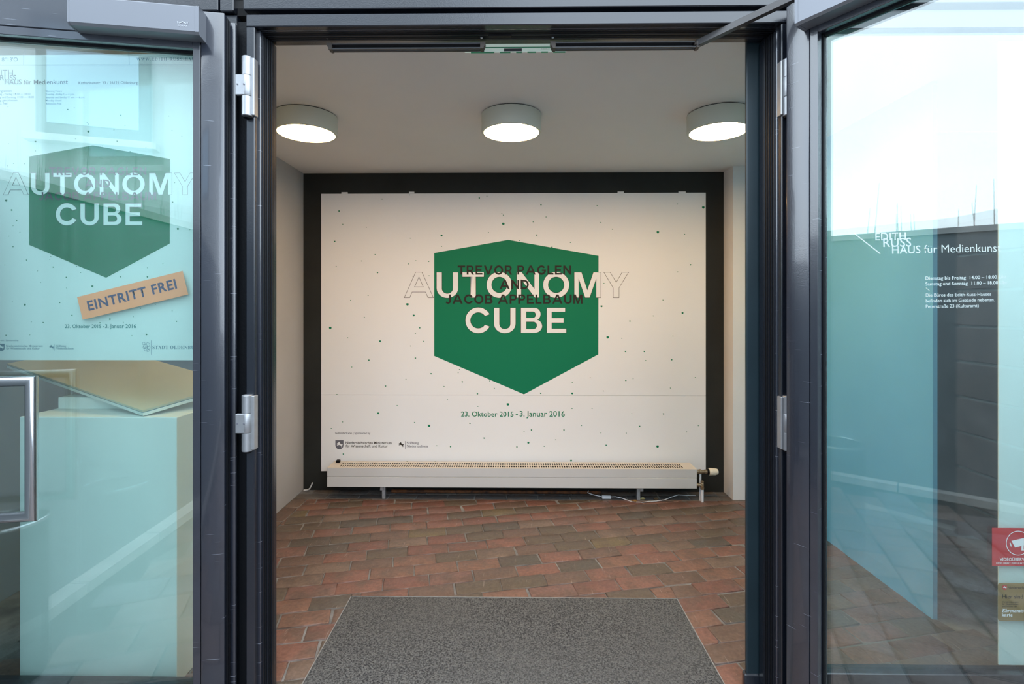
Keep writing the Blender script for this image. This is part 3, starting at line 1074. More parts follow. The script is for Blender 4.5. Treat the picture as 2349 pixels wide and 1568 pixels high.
arm = part('closer_arm', bm, mat('closer_arm_metal', (0.09, 0.085, 0.085), 0.4, 0.4), door_r, local=True)
bm = bmesh.new()
lathe(bm, [(0.012, -0.008), (0.013, -0.006), (0.013, 0.006), (0.006, 0.007), (0.006, 0.012)], (p_a.x, p_a.y, p_a.z), 'z', 18)
part('pivot', bm, BRONZE, arm, smooth=True, local=True)
bm = bmesh.new()
lathe(bm, [(0.016, -0.018), (0.017, -0.016), (0.017, 0.010), (0.012, 0.012)], (p_b.x, p_b.y, p_b.z), 'z', 18)
part('spindle', bm, ALU, arm, smooth=True, local=True)


# hinges: three-knuckle barrels with a leaf plate
def hinge(door, px, Yh, z0, z1, s):
    c = at(px, 700, Yh)
    h = z1 - z0
    k1, k2 = z0 + h * 0.335, z0 + h * 0.675
    r = 0.0185
    bm = bmesh.new()
    lathe(bm, [(r - 0.002, z0), (r, z0 + 0.002), (r, k1 - 0.002), (r - 0.001, k1 - 0.001)], (c.x, c.y, 0), 'z', 20)
    hg = part('hinge', bm, SILVER, door, smooth=True)
    bm = bmesh.new()
    lathe(bm, [(r - 0.001, k2 + 0.001), (r, k2 + 0.002), (r, z1 - 0.002), (r - 0.002, z1)], (c.x, c.y, 0), 'z', 20)
    part('knuckle', bm, SILVER, hg, smooth=True)
    bm = bmesh.new()
    lathe(bm, [(r, k1), (r + 0.0007, k1 + 0.001), (r + 0.0007, k2 - 0.001), (r, k2)], (c.x, c.y, 0), 'z', 20)
    part('knuckle', bm, SILVER, hg, smooth=True)
    bxo('frame_plate', SILVER, hg, c.x + s * 0.006, c.x + s * (r + 0.009), c.y - 0.004, c.y + 0.026, z0 + 0.004, z1 - 0.004, bev=0.002)
    bxo('leaf_plate', SILVER, hg, c.x - s * 0.034, c.x, c.y - r - 0.0005, c.y - 0.004, k1, k2, bev=0.0015)
    for dx in (0.002, 0.026):
        bm = bmesh.new()
        lathe(bm, [(0.0028, -0.002), (0.0028, 0.001)], (c.x - s * dx, c.y - r - 0.0003 - (0.0006 if dx < 0.01 else 0), (k1 + k2) / 2), 'y', 10)
        part('grub_screw', bm, INKG, hg)
    bm = bmesh.new()
    lathe(bm, [(r - 0.005, z0 - 0.006), (r - 0.003, z0)], (c.x, c.y, 0), 'z', 16)
    part('pin_cap', bm, RUBBER, hg, smooth=True)


YH = 1.868
hinge(door_l, 567, YH, Z(267, YH, 567), Z(131, YH, 567), 1)
hinge(door_l, 567, YH, Z(1034, YH, 567), Z(905, YH, 567), 1)
hinge(door_r, 1808, 1.872, Z(265, YH, 1800), Z(135, YH, 1800), -1)
hinge(door_r, 1808, 1.872, Z(1033, YH, 1800), Z(908, YH, 1800), -1)

# pull handle of the left leaf
bm = bmesh.new()
hx, hz0, hz1, hy, hr = 0.583, 0.795, 1.247, -0.050, 0.0175
tube(bm, [(-(0.905), hy, hz1), (-hx, hy, hz1), (-hx, hy, hz0), (-(0.905), hy, hz0)], hr, 20)
hd = part('pull_handle', bm, STEEL, door_l, smooth=True, local=True)
for z in (hz0, hz1):
    bm = bmesh.new()
    lathe(bm, [(hr, hy), (hr, 0.0)], (-0.905, 0, z), 'y', 18)
    part('standoff', bm, STEEL, hd, smooth=True, local=True)
bm = bmesh.new()
tube(bm, [((0.905), hy, hz1), (0.72, hy, hz1), (0.72, hy, hz0), ((0.905), hy, hz0)], hr, 20)
hd2 = part('pull_handle', bm, STEEL, door_r, smooth=True, local=True)
for z in (hz0, hz1):
    bm = bmesh.new()
    lathe(bm, [(hr, hy), (hr, 0.0)], (0.905, 0, z), 'y', 18)
    part('standoff', bm, STEEL, hd2, smooth=True, local=True)

# ------------------------------------------------------------------ ceiling lamps
LAMP_TOP, LAMP_H, LAMP_R = ZC, 0.105, 0.168
lamp_lab = ['round ceiling drum lamp nearest the left wall, partly behind the door jamb', 'round ceiling drum lamp in the middle, straight above the green hexagon print',
            'round ceiling drum lamp above the right wall pier, its edge cut by the dark post']
lamp_parts = None
for i, (px, lab) in enumerate(zip((703, 1173, 1648), lamp_lab)):
    lx = X(px, 2.88)
    lamp = tag(empty('ceiling_lamp', (lx, 2.88, ZC)), lab, 'ceiling lamp', 'round ceiling lamps')
    if lamp_parts is None:
        def lp(nm, prof, m):
            bm = bmesh.new()
            lathe(bm, prof, (0, 0, 0), 'z', 64)
            return part(nm, bm, m, lamp, smooth=True, local=True)
        lamp_parts = [lp('mounting_plate', [(LAMP_R - 0.008, -0.006), (LAMP_R - 0.008, 0)], DARK)]
        bm = bmesh.new()
        seg = 64
        prof = [(LAMP_R, -0.006), (LAMP_R, -LAMP_H + 0.004), (LAMP_R - 0.004, -LAMP_H), (LAMP_R - 0.013, -LAMP_H), (LAMP_R - 0.014, -LAMP_H + 0.02), (LAMP_R - 0.014, -0.006)]
        rings = [[bm.verts.new((r * math.cos(2 * math.pi * q / seg), r * math.sin(2 * math.pi * q / seg), z)) for q in range(seg)] for r, z in prof]
        for k in range(len(rings)):
            A, B = rings[k], rings[(k + 1) % len(rings)]
            for q in range(seg): bm.faces.new((A[q], A[(q + 1) % seg], B[(q + 1) % seg], B[q]))
        bmesh.ops.recalc_face_normals(bm, faces=bm.faces)
        lamp_parts.append(part('drum', bm, LAMPB, lamp, smooth=True, local=True))
        lamp_parts.append(lp('diffuser', [(LAMP_R - 0.016, -LAMP_H + 0.014), (LAMP_R - 0.016, -LAMP_H + 0.006), (LAMP_R - 0.03, -LAMP_H + 0.003)], DIFFS[0]))
    else:
        for p_ in lamp_parts:
            c = p_.copy()
            COL.objects.link(c)
            c.parent = lamp
            if p_.name.startswith('diffuser'):
                c.material_slots[0].link = 'OBJECT'
                c.material_slots[0].material = DIFFS[i]

# ------------------------------------------------------------------ mural on the back wall
YM = YB - 0.010
mural = tag(empty('exhibition_mural', (0, YB, Z(1081, YM))), 'large white exhibition mural with green hexagon on the black back wall', 'mural')
mx0, mx1 = X(737, YM), X(1619, YM)
zt, zs, zb = Z(443, YM), Z(906, YM), Z(1082, YM)
bxo('upper_sheet', PAPER, mural, mx0, mx1, YM, YB - 0.0005, zs + 0.0008, zt)
bxo('lower_sheet', PAPER, mural, mx0, mx1, YM, YB - 0.0005, zb, zs - 0.0008)
for px, py, w in ((790, 442, 14), (944, 441, 12), (1424, 440.5, 14), (1565, 440.5, 16)):   # paper tabs along the top edge
    a, b = at(px - w / 2, py - 1.5, YM), at(px + w / 2, py + 2, YM)
    bxo('paper_tab', PAPER, mural, a.x, b.x, YM + 0.002, YB - 0.0007, b.z, a.z)
HEX = [(996, 580), (1166, 550), (1373, 586.5), (1372.5, 812.5), (1202, 904), (996, 816)]


def k6(x): return 900 + x * 560 / 2251.0
def ky(y): return 530 + y * 390 / 1568.0


TITLE = [('A', k6(110), 682.4, 66.4, 58.6), ('U', k6(407), 682.4, 50, 58.4), ('T', k6(645), 682.4, 49.8, 58.6), ('O', k6(868), 682.2, 59, 58.2), ('N', k6(1145), 682.4, 51.8, 58.6),
         ('O', k6(1389), 682.2, 60.5, 58.2), ('M', k6(1677), 682.4, 61, 58.4), ('Y', k6(1950), 682.4, 56.8, 58.4),
         ('C', k6(674), 763.4, 55.5, 58), ('U', k6(937), 763.4, 50, 58), ('B', k6(1185), 763.4, 49.2, 58), ('E', k6(1422), 763.4, 45.6, 58)]
NAMES = []
for w_, n_ in ((word('TREVOR PAGLEN', 1050, 629.6, 260, 21), 6), (word('AND', 1146, 662.6, 67, 20.8), 3), (word('JACOB APPELBAUM', 1021.5, 696.2, 315, 21), 5)):
    NAMES += [x_ for x_ in (w_[:n_], w_[n_:]) if x_]
DOTS = []
q1 = [(886, 316, 1), (1185, 271, 1), (1945, 304, 2), (2028, 284, 1), (417, 446, 2), (458, 590, 1), (714, 622, 1), (2191, 474, 1), (2207, 490, 1), (2207, 585, 4), (1534, 713, 3), (1193, 742, 1),
      (2045, 679, 1), (370, 777, 2), (1534, 830, 1), (809, 920, 1), (661, 990, 1), (1254, 988, 1), (1395, 995, 1), (1174, 1021, 1), (385, 1049, 1), (836, 1118, 2), (1224, 1165, 1), (1398, 1151, 1),
      (734, 1366, 1), (543, 1419, 1), (1162, 1462, 4)]
q2 = [(290, 378, 2), (345, 510, 1), (204, 564, 1), (901, 388, 1), (942, 570, 1), (1068, 644, 1), (244, 708, 2), (58, 768, 1), (610, 789, 1), (409, 840, 2), (1778, 370, 1), (2058, 407, 4), (1563, 677, 4),
      (1855, 699, 1), (1920, 1031, 2), (1780, 1109, 1), (976, 1234, 1), (1619, 1415, 1), (949, 1483, 3), (1832, 1556, 3)]
q3 = [(1231, 15, 3), (693, 35, 1), (321, 150, 4), (1296, 150, 2), (1249, 214, 1), (511, 259, 1), (864, 296, 3), (1336, 296, 1), (1196, 347, 1), (742, 502, 2), (1249, 480, 2), (556, 578, 1), (1420, 650, 2),
      (1729, 605, 1), (1715, 640, 1), (1760, 738, 2), (1146, 710, 1), (924, 785, 2), (1561, 788, 1), (2058, 728, 1), (2109, 809, 1), (1925, 868, 2), (394, 875, 1), (1598, 934, 1), (2257, 984, 4),
      (1050, 996, 1), (1930, 1005, 1), (844, 1081, 3), (456, 1175, 1), (1239, 1180, 1), (1398, 1217, 4), (1843, 1190, 2), (332, 1245, 1), (1998, 1351, 2), (1632, 1444, 2), (464, 1525, 2), (1482, 1434, 1)]
q4 = [(1259, 77, 2), (1513, 20, 1), (1017, 254, 4), (1170, 264, 1), (1727, 240, 1), (1210, 408, 2), (1415, 408, 2), (1431, 507, 1), (1714, 498, 2), (826, 694, 1), (630, 748, 1), (1214, 724, 2), (1294, 705, 1),
      (1970, 692, 1), (970, 838, 1), (1699, 806, 1), (287, 863, 2), (630, 864, 3), (628, 1028, 1), (846, 1028, 1), (1279, 1085, 1), (1625, 1087, 2), (731, 1214, 1), (186, 1262, 2), (540, 1262, 2),
      (106, 1281, 1), (1365, 1223, 2), (943, 1295, 1), (1219, 1297, 1), (1878, 1284, 1), (2004, 1216, 1), (450, 1369, 1), (152, 1401, 3), (27, 1447, 2), (324, 1440, 1), (1000, 1428, 2), (1560, 1442, 4)]
for q, ox, oy in ((q1, 690, 390), (q2, 1180, 390), (q3, 690, 720), (q4, 1180, 720)):
    for a, b, s in q:
        DOTS.append((ox + a * 0.2105, oy + b * 0.2105, (0, 1.15, 1.75, 2.4, 3.1)[s]))
DOTS += [(1310, 1056, 2.4), (934, 1058, 1.6), (998, 1057, 1.1), (1271, 1059, 1.1)]


def design(parent, Y, f, k, ink):
    """the printed hexagon, names and title; f maps artwork pixels to picture pixels"""
    flat_poly('hexagon', [[f(*p) for p in HEX]], Y, GREEN, parent, 0.0004)
    pol = []
    for a, b, r in DOTS:
        r *= 0.93
        pol.append([f(a + dx * r, b + dy * r) for dx, dy in ((-1, -0.75), (0, -0.95), (1, -0.7), (0.95, 0.5), (0.1, 1.0), (-0.95, 0.5))])
    tag(flat_poly('printed_dots', pol, Y, GREEN, parent, 0.0004), kind='stuff')
    it = [(c, *f(a, b), w * k, h * k) for c, a, b, w, h in TITLE]
    px = at(1, 0, Y).x - at(0, 0, Y).x
    glyphs_mesh(it, Y, ink, 'title_outline', parent, grow=0.42 * px * k, thick=0.0007)
    glyphs_mesh(it, Y, PAPER if Y > 3 else POSTER, 'title_lettering', parent, grow=-0.42 * px * k, thick=0.0010)
    for nm in NAMES:
        glyphs_mesh([(c, *f(a, b), w * k, h * k) for c, a, b, w, h in nm], Y, ink, 'name_lettering', parent, thick=0.0013)


design(mural, YM, lambda a, b: (a, b), 1.0, INK)
for t_, a_, w_ in (('23. Oktober 2015', 1057.5, 120.5), ('-', 1183, 5), ('3. Januar 2016', 1192, 103.7)):
    lettering('date_lettering', t_, a_, 954.8, w_, YM, GREEN, mural, bold=0.006)
lettering('sponsor_lettering', 'Gefördert von | Sponsored by', 769, 995, 80.5, YM, INKG, mural, bold=0.004)
flat_poly('crest_shield', [shield(769.3, 1009, 18.6, 21)], YM, INKG, mural, 0.0004)
flat_poly('crest_horse', [horse(772, 1012, 14, 14)], YM, PAPER, mural, 0.0008)
lettering('ministry_lettering', 'Niedersächsisches Ministerium', 793, 1017.6, 105.5, YM, INK, mural, bold=0.008, spacing=1.05)
lettering('ministry_lettering', 'für Wissenschaft und Kultur', 793, 1025, 97, YM, INK, mural, bold=0.008, spacing=1.05)
flat_poly('foundation_horse', [horse(914, 1012.6, 12, 12.6)], YM, INK, mural, 0.0005)
flat_poly('foundation_rule', [[(929.2, 1011), (930, 1011), (930, 1029.4), (929.2, 1029.4)]], YM, INKG, mural, 0.0005)
lettering('foundation_lettering', serif('Stiftung'), 933, 1018, 28, YM, INKG, mural, font=False)
lettering('foundation_lettering', serif('Niedersachsen'), 933, 1025.3, 48.6, YM, INKG, mural, font=False)

# ------------------------------------------------------------------ radiator under the mural
YR0, YR1 = 3.92, 4.085
rx0, rx1 = X(750, YR0), X(1599, YR0)
rz1, rz0 = Z(1074, YR0), Z(1118.5, YR0)
rad = tag(empty('radiator', ((rx0 + rx1) / 2, (YR0 + YR1) / 2, 0)), 'long low white convector radiator with slotted top under the mural', 'radiator')
rzm = Z(1094.5, YR0)
bxo('front_panel', RADI, rad, rx0, rx1, YR0, YR0 + 0.012, rzm + 0.0008, rz1 - 0.001, bev=0.002)
bxo('front_panel', RADI, rad, rx0, rx1, YR0, YR0 + 0.012, rz0, rzm - 0.0008, bev=0.002)
bxo('back_panel', RADI, rad, rx0, rx1, YR1 - 0.012, YR1, rz0, rz1 - 0.001)
bxo('end_panel', RADI, rad, rx0, rx0 + 0.004, YR0 + 0.012, YR1 - 0.012, rz0 + 0.002, rz1 - 0.002)
bxo('end_panel', RADI, rad, rx1 - 0.004, rx1, YR0 + 0.012, YR1 - 0.012, rz0 + 0.002, rz1 - 0.002)
bxo('heating_core', DARK, rad, rx0 + 0.006, rx1 - 0.006, YR0 + 0.013, YR1 - 0.013, rz0 + 0.01, rz1 - 0.016)
bm = bmesh.new()
g0, g1 = rx0 + 0.085, rx1 - 0.085
rows = ((YR0, YR0 + 0.030), (YR0 + 0.072, YR0 + 0.088), (YR0 + 0.130, YR1))
for a, b in rows: box(bm, rx0, rx1, a, b, rz1 - 0.002, rz1)
for a, b in ((rows[0][1], rows[1][0]), (rows[1][1], rows[2][0])):
    box(bm, rx0, g0, a, b, rz1 - 0.002, rz1)
    box(bm, g1, rx1, a, b, rz1 - 0.002, rz1)
    n = 150
    st = (g1 - g0) / n
    for i in range(n):
        box(bm, g0 + st * (i + 0.55), g0 + st * (i + 1), a, b, rz1 - 0.002, rz1)
part('grille', bm, RADT, rad)
a = at(776, 1062, YR1 - 0.03)
bxo('vent_plug', RUBBER, rad, a.x - 0.014, a.x + 0.016, YR1 - 0.05, YR1 - 0.02, rz1, rz1 + 0.022, bev=0.004)
for px in (880, 1463):
    c = at(px, 1130, YR0 + 0.05)
    lg = bxo('bracket_leg', GALV, rad, c.x - 0.010, c.x + 0.016, YR0 + 0.035, YR0 + 0.065, 0, rz0, bev=0.002)
    bxo('bracket_clip', GALV, lg, c.x - 0.022 if px < 1000 else c.x + 0.012, c.x + (0.004 if px < 1000 else 0.038), YR0 + 0.027, YR0 + 0.034, rz0 - 0.034, rz0 + 0.002, bev=0.002)
# thermostatic valve and pipes at the right end
yv = YR0 + 0.035
zv = Z(1079.5, yv)
xv = rx1
bm = bmesh.new()
lathe(bm, [(0.012, -0.01), (0.012, 0.004), (0.017, 0.006), (0.017, 0.020), (0.014, 0.024), (0.019, 0.028), (0.019, 0.042), (0.014, 0.046), (0.014, 0.068), (0.017, 0.070), (0.017, 0.086), (0.012, 0.09)], (xv, yv, zv), 'x', 8)
valve = part('valve_body', bm, BRASS, rad)
bm = bmesh.new()
lathe(bm, [(0.012, 0.088), (0.023, 0.092), (0.023, 0.103)], (xv, yv, zv), 'x', 24)
part('valve_collar', bm, RUBBER, valve, smooth=True)
bm = bmesh.new()
lathe(bm, [(0.026, 0.102), (0.0275, 0.105), (0.0265, 0.125), (0.0245, 0.127), (0.024, 0.155), (0.021, 0.168), (0.015, 0.172)], (xv, yv, zv), 'x', 28)
part('thermostat_head', bm, IVORY, valve, smooth=True)
bm = bmesh.new()
for k in range(14):
    a_ = 2 * math.pi * k / 14
    cy_, cz_ = yv + 0.0245 * math.cos(a_), zv + 0.0245 * math.sin(a_)
    box(bm, xv + 0.128, xv + 0.152, cy_ - 0.0012, cy_ + 0.0012, cz_ - 0.0012, cz_ + 0.0012)
part('thermostat_ribs', bm, IVORY, valve)
xp = X(1606.5, yv)
bm = bmesh.new()
tube(bm, [(xp, yv, zv - 0.012), (xp, yv, 0.0)], 0.0085, 14)
part('feed_pipe', bm, WPIPE, rad, smooth=True)
xq, yq = X(1611.5, yv - 0.035), yv - 0.030
zq = Z(1110, yq)
bm = bmesh.new()
lathe(bm, [(0.009, zq + 0.032), (0.012, zq + 0.030), (0.012, zq + 0.022), (0.008, zq + 0.018), (0.012, zq + 0.010), (0.013, zq - 0.004), (0.010, zq - 0.008), (0.014, zq - 0.012), (0.014, zq - 0.030), (0.011, zq - 0.034)][::-1], (xq, yq, 0), 'z', 10)
tube(bm, [(rx1 - 0.004, yq + 0.006, zq), (xq, yq, zq)], 0.011, 8)
rv = part('return_valve', bm, BRASS, rad)
bm = bmesh.new()
tube(bm, [(xq, yq, zq - 0.03), (xq, yq, 0.0)], 0.0105, 14)
part('return_pipe', bm, WPIPE, rad, smooth=True)

# things lying under the radiator
a, b = at(898, 1131, 4.08), at(1378, 1132, 4.08)
bm = bmesh.new()
tube(bm, [(a.x, 4.085, 0.014), (0.0, 4.082, 0.013), (b.x, 4.078, 0.014)], 0.012, 10)
tag(part('rusty_pipe', bm, RUST, smooth=True), 'rusty iron pipe lying on the bricks under the radiator', 'pipe')
sw = tag(empty('cord_switch', (X(1392, 4.0), 4.0, 0.0)), 'white cable with a small inline switch on the floor under the radiator', 'cable')
fp = on_floor(1391, 1136)
fp.y = 3.985
fp.x = X(1391, 3.985)
bxo('switch_body', CABLE, sw, fp.x - 0.034, fp.x + 0.034, 3.975, 3.997, 0.001, 0.024, bev=0.005, seg=2)
bm = bmesh.new()
pts = [(fp.x + 0.033, 3.986, 0.014)]
for px, yy, zz in ((1412, 3.985, 0.016), (1425, 3.975, 0.010), (1436, 3.955, 0.005), (1446, 3.925, 0.004), (1456, 3.91, 0.004), (1472, 3.905, 0.004), (1490, 3.92, 0.005), (1506, 3.93, 0.004),
                   (1524, 3.95, 0.006), (1540, 3.985, 0.015), (1556, 4.02, 0.020), (1575, 4.03, 0.012), (1596, 4.04, 0.008)):
    pts.append((X(px, yy), yy, zz))
tube(bm, pts, 0.0032, 8)
part('cord', bm, CABLE, sw, smooth=True)
bm = bmesh.new()
pts = [(fp.x - 0.033, 3.986, 0.014)]
for px, yy, zz in ((1372, 4.0, 0.016), (1358, 4.02, 0.02), (1348, 4.04, 0.026), (1350, 4.06, 0.034)):
    pts.append((X(px, yy), yy, zz))
tube(bm, pts, 0.0032, 8)
part('cord', bm, CABLE, sw, smooth=True)
bm = bmesh.new()
pts = [(X(px, 4.11), 4.11, Z(py, 4.11)) for px, py in ((697, 1126.0), (705, 1125.5), (710, 1123), (713.5, 1117), (717, 1109))]
pts = [(p[0], p[1], max(p[2], 0.008)) for p in pts]
tube(bm, pts, 0.0058, 10)
tag(part('cable_end', bm, CABLE, smooth=True), 'short end of white cable curling up beside the left wall', 'cable')
# dry leaf scraps
LEAFM = mat('dry_leaf', (0.24, 0.13, 0.04), 0.8)
for px, py, lab, m in ((1475, 1131, 'crumpled pale yellow leaf under the radiator by the bracket leg', mat('pale_leaf', (0.42, 0.38, 0.18), 0.8)),
                       (1506, 1134, 'curled dark brown leaf under the radiator behind the cable', mat('dark_leaf', (0.10, 0.07, 0.04), 0.8)),
                       (1455, 1164, 'small orange leaf scrap lying on the bricks in front of the radiator', LEAFM)):
    p = on_floor(px, min(py, 1150) if py > 1140 else py, 0.004)
    if py < 1140: p = Vector((X(px, 3.97), 3.97, 0.004))
    bm = bmesh.new()
    n = 9
    rnd = random.Random(px)
    vv = []
    for k in range(n):
        a_ = 2 * math.pi * k / n
        r_ = 0.020 * (0.6 + 0.5 * rnd.random())
        vv.append((p.x + r_ * 1.4 * math.cos(a_), p.y + r_ * math.sin(a_), p.z + 0.012 * rnd.random()))
    c0 = bm.verts.new((p.x, p.y, p.z + 0.004))
    c1 = bm.verts.new((p.x, p.y, p.z + 0.001))
    top = [bm.verts.new(v) for v in vv]
    bot = [bm.verts.new((v[0], v[1], v[2] - 0.0015)) for v in vv]
    for k in range(n):
        j = (k + 1) % n
        bm.faces.new((c0, top[k], top[j]))
        bm.faces.new((c1, bot[j], bot[k]))
        bm.faces.new((top[k], bot[k], bot[j], top[j]))
    tag(part('dry_leaf', bm, m), lab, 'leaf')

# ------------------------------------------------------------------ entrance mat
mt = tag(empty('entrance_mat', (0, 2.3, 0)), 'dark grey speckled entrance mat set into the brick floor', 'mat')
bxo('pile', MATM, mt, MAT_L + 0.005, MAT_R - 0.005, 1.99, MAT_B - 0.005, -0.05, 0.0045)
for d in ((MAT_L, MAT_L + 0.0045, 1.99, MAT_B), (MAT_R - 0.0045, MAT_R, 1.99, MAT_B), (MAT_L, MAT_R, MAT_B - 0.0045, MAT_B)):
    bxo('metal_edge', GALV, mt, d[0], d[1], d[2], d[3], -0.05, 0.0055)

# ------------------------------------------------------------------ emergency sign behind the door head
YS = 2.085
es = tag(empty('exit_sign', (0, YS, ZC)), 'thin acrylic emergency exit sign hanging behind the door head', 'sign')
a, b = at(1066, 119.5, YS), at(1299, 119.5, YS)
zb_ = a.z
bxo('plate', SIGNP, es, a.x, b.x, YS, YS + 0.006, zb_, ZC - 0.001)
bxo('green_print', SIGNG, es, a.x + 0.002, b.x - 0.002, YS - 0.001, YS - 0.0002, zb_ + 0.016, zb_ + 0.0195)
bxo('grey_print', INKG, es, X(1156, YS), X(1197, YS), YS - 0.001, YS - 0.0002, zb_ + 0.002, zb_ + 0.013)
for p0, p1 in ((1080, 1134), (1147, 1171), (1184, 1197), (1210, 1230), (1242, 1257), (1269, 1297)):
    bxo('green_edge', SIGNG, es, X(p0, YS), X(p1, YS), YS - 0.0005, YS + 0.0065, zb_ - 0.002, zb_ + 0.0003)
lettering('sign_lettering', 'WILLING CARAT', 1240.5, 114, 43.5, YS - 0.001, VINYL, es, bold=0.012, mirror=True)

# ------------------------------------------------------------------ left: poster behind the window, sticker
YP = 1.962
pst = tag(empty('window_poster', (X(235, YP), YP, Z(827, YP))), 'white exhibition poster with green hexagon behind the left window', 'poster')
px0, px1 = X(-60, YP), X(500, YP)
bxo('poster_sheet', POSTER, pst, px0, px1, YP, YP + 0.003, Z(827, YP), Z(119, YP))


def fp_(a, b): return (0.857 * a - 786.5, 0.857 * b - 138.0)


INKP = mat('poster_print_reflection_plum', (0.10, 0.075, 0.11), 0.6)  # dark ink turned plum; the glass reflection is put into the colour
design(pst, YP, fp_, 0.857, INKP)
flat_poly('rule', [[(-60, 149.0), (500, 148.0), (500, 149.0), (-60, 150.0)], [(54, 119), (55, 119), (55, 149), (54, 149)], [(295, 118), (296, 118), (297, 148.5), (296, 148.5)]], YP, INKB, pst)
lettering('coordinates_lettering', "53°8'N 8°13'O", -36, 141.5, 77, YP, INKB, pst)
lettering('web_lettering', serif('WWW.EDITH-RUSS-HAUS.DE'), 313.5, 139.5, 160, YP, INKB, pst, font=False, spacing=1.25)
lettering('house_lettering', 'EDITH', -22, 174, 52, YP, INKG, pst)
lettering('house_lettering', 'RUSS', 0.5, 184.5, 37, YP, INKG, pst, thick=0.0009)
lettering('house_lettering', 'HAUS', 11.5, 193.5, 38.5, YP, INKG, pst, thick=0.0013)
lettering('house_lettering', 'für Medienkunst', 55, 193.5, 101, YP, INKG, pst)
lettering('address_lettering', 'Katharinenstr. 23 / 26121 Oldenburg', 180.5, 193.2, 135.5, YP, INKG, pst)
for i, s in enumerate(('Öffnungszeiten', 'Dienstag - Freitag 14.00 — 18.00', 'Samstag und Sonntag 11.00 — 18.00', 'Montag geschlossen', 'Eintritt frei')):
    lettering('hours_lettering', s, -18, 211 + 7.2 * i, (45, 88, 96, 58, 35)[i], YP, INKB, pst)
for i, s in enumerate(('Opening Hours', 'Tuesday - Friday 2 — 6 p.m.', 'Saturday and Sunday 11 a.m. — 6 p.m.', 'Monday closed', 'Admission free')):
    lettering('hours_lettering', s, 105, 211 + 7.2 * i, (37, 66, 90, 36, 36)[i], YP, INKB, pst)
PTEAL = mat('poster_teal', (0.02, 0.22, 0.22), 0.6)
for t_, a_, w_ in (('23. Oktober 2015', 149, 83.5), ('-', 236, 3.6), ('3. Januar 2016', 241.5, 71)):
    lettering('date_lettering', t_, a_, 751.8, w_, YP, PTEAL, pst, bold=0.006)
lettering('sponsor_lettering', 'Gefördert von | Sponsored by', -22, 782, 65, YP, INKB, pst)
flat_poly('crest_shield', [shield(-6, 788, 17, 17)], YP, INKB, pst, 0.0004)
flat_poly('crest_horse', [horse(-4, 790, 13, 11)], YP, POSTER, pst, 0.0008)
lettering('ministry_lettering', 'Niedersächsisches Ministerium', 14.5, 795, 83.5, YP, INKB, pst, bold=0.006, spacing=1.05)
lettering('ministry_lettering', 'für Wissenschaft und Kultur', 14.5, 800.6, 77, YP, INKB, pst, bold=0.006, spacing=1.05)
flat_poly('foundation_horse', [horse(113, 790, 10.5, 10.5)], YP, INKB, pst, 0.0005)
flat_poly('foundation_rule', [[(125.4, 788.5), (126, 788.5), (126, 804.5), (125.4, 804.5)]], YP, INKB, pst)
lettering('foundation_lettering', serif('Stiftung'), 128.3, 795.2, 23.5, YP, INKB, pst, font=False)
lettering('foundation_lettering', serif('Niedersachsen'), 128.3, 800.6, 41, YP, INKB, pst, font=False)
rg = []
for cx_, cy_, r_ in ((330, 787.5, 3), (334, 794, 4.5), (339, 790, 4.5), (341, 797, 3.5), (335, 800, 4.5), (339, 803, 3.5), (331.5, 796, 3.5)):
    rg += ring_poly(cx_, cy_, r_ - 0.35, r_ + 0.35, 24)
flat_poly('city_emblem', rg, YP, INKB, pst)
flat_poly('city_rule', [[(346.4, 780), (347.2, 780), (347.2, 813), (346.4, 813)]], YP, INKB, pst)
lettering('city_lettering', serif('STADT OLDENBURG'), 350, 799.8, 113, YP, INKB, pst, font=False, spacing=1.1)

YST = YG - 0.0012
so = tag(empty('free_entry_sticker', (X(304, YST), YST, Z(733, YST))), 'orange sticker with EINTRITT FREI stuck askew on the left window', 'sticker')
flat = [(177, 681), (419, 621), (432, 675), (190, 733)]
bm = bmesh.new()
prism(bm, [(at(a, b, YST).x, at(a, b, YST).z) for a, b in flat], 'y', YST - 0.0006, YST)
part('sticker_sheet', bm, ORANGE, so)
tl = math.atan2(at(430, 650, YST).z - at(190, 711, YST).z, at(430, 650, YST).x - at(190, 711, YST).x)
lettering('entry_lettering', 'EINTRITT FREI', 204, 712, 209, YST - 0.0007, NAVY, so, bold=0.018, tilt=tl, spacing=1.10)

# ------------------------------------------------------------------ left: plinth with a tilted board inside the window
pl_ = tag(bxo('display_plinth', PLINTH, None, X(44, 2.0), X(405, 2.0), 2.0, 2.42, 0, Z(959, 2.0), bev=0.003), 'tall white display plinth standing inside the left window', 'plinth')
zt_ = Z(959, 2.0)
Fp = at(327, 943, 2.005)
Lp = at(14, 834, 2.36)
Rp = at(545, 880, 2.30)
Bp = Lp + Rp - Fp
Bp.z = Fp.z + (Lp.z - Fp.z) + (Rp.z - Fp.z)
bd = tag(empty('tilted_board', (Fp.x, Fp.y, zt_ + 0.1)), 'tilted pale yellow board with glass cover resting on the plinth block', 'board')
nrm = (Rp - Fp).cross(Lp - Fp).normalized()
if nrm.z < 0: nrm = -nrm


def plate(nm, m, lo, hi, sh=0.0):
    bm = bmesh.new()
    cc = (Fp + Lp + Rp + Bp) / 4
    q = [p + (cc - p).normalized() * sh for p in (Fp, Rp, Bp, Lp)]
    lo_ = [bm.verts.new(p + nrm * lo) for p in q]
    hi_ = [bm.verts.new(p + nrm * hi) for p in q]
    bm.faces.new(lo_[::-1]); bm.faces.new(hi_)
    for i in range(4): bm.faces.new((lo_[i], lo_[(i + 1) % 4], hi_[(i + 1) % 4], hi_[i]))
    bmesh.ops.recalc_face_normals(bm, faces=bm.faces)
    return part(nm, bm, m, bd)


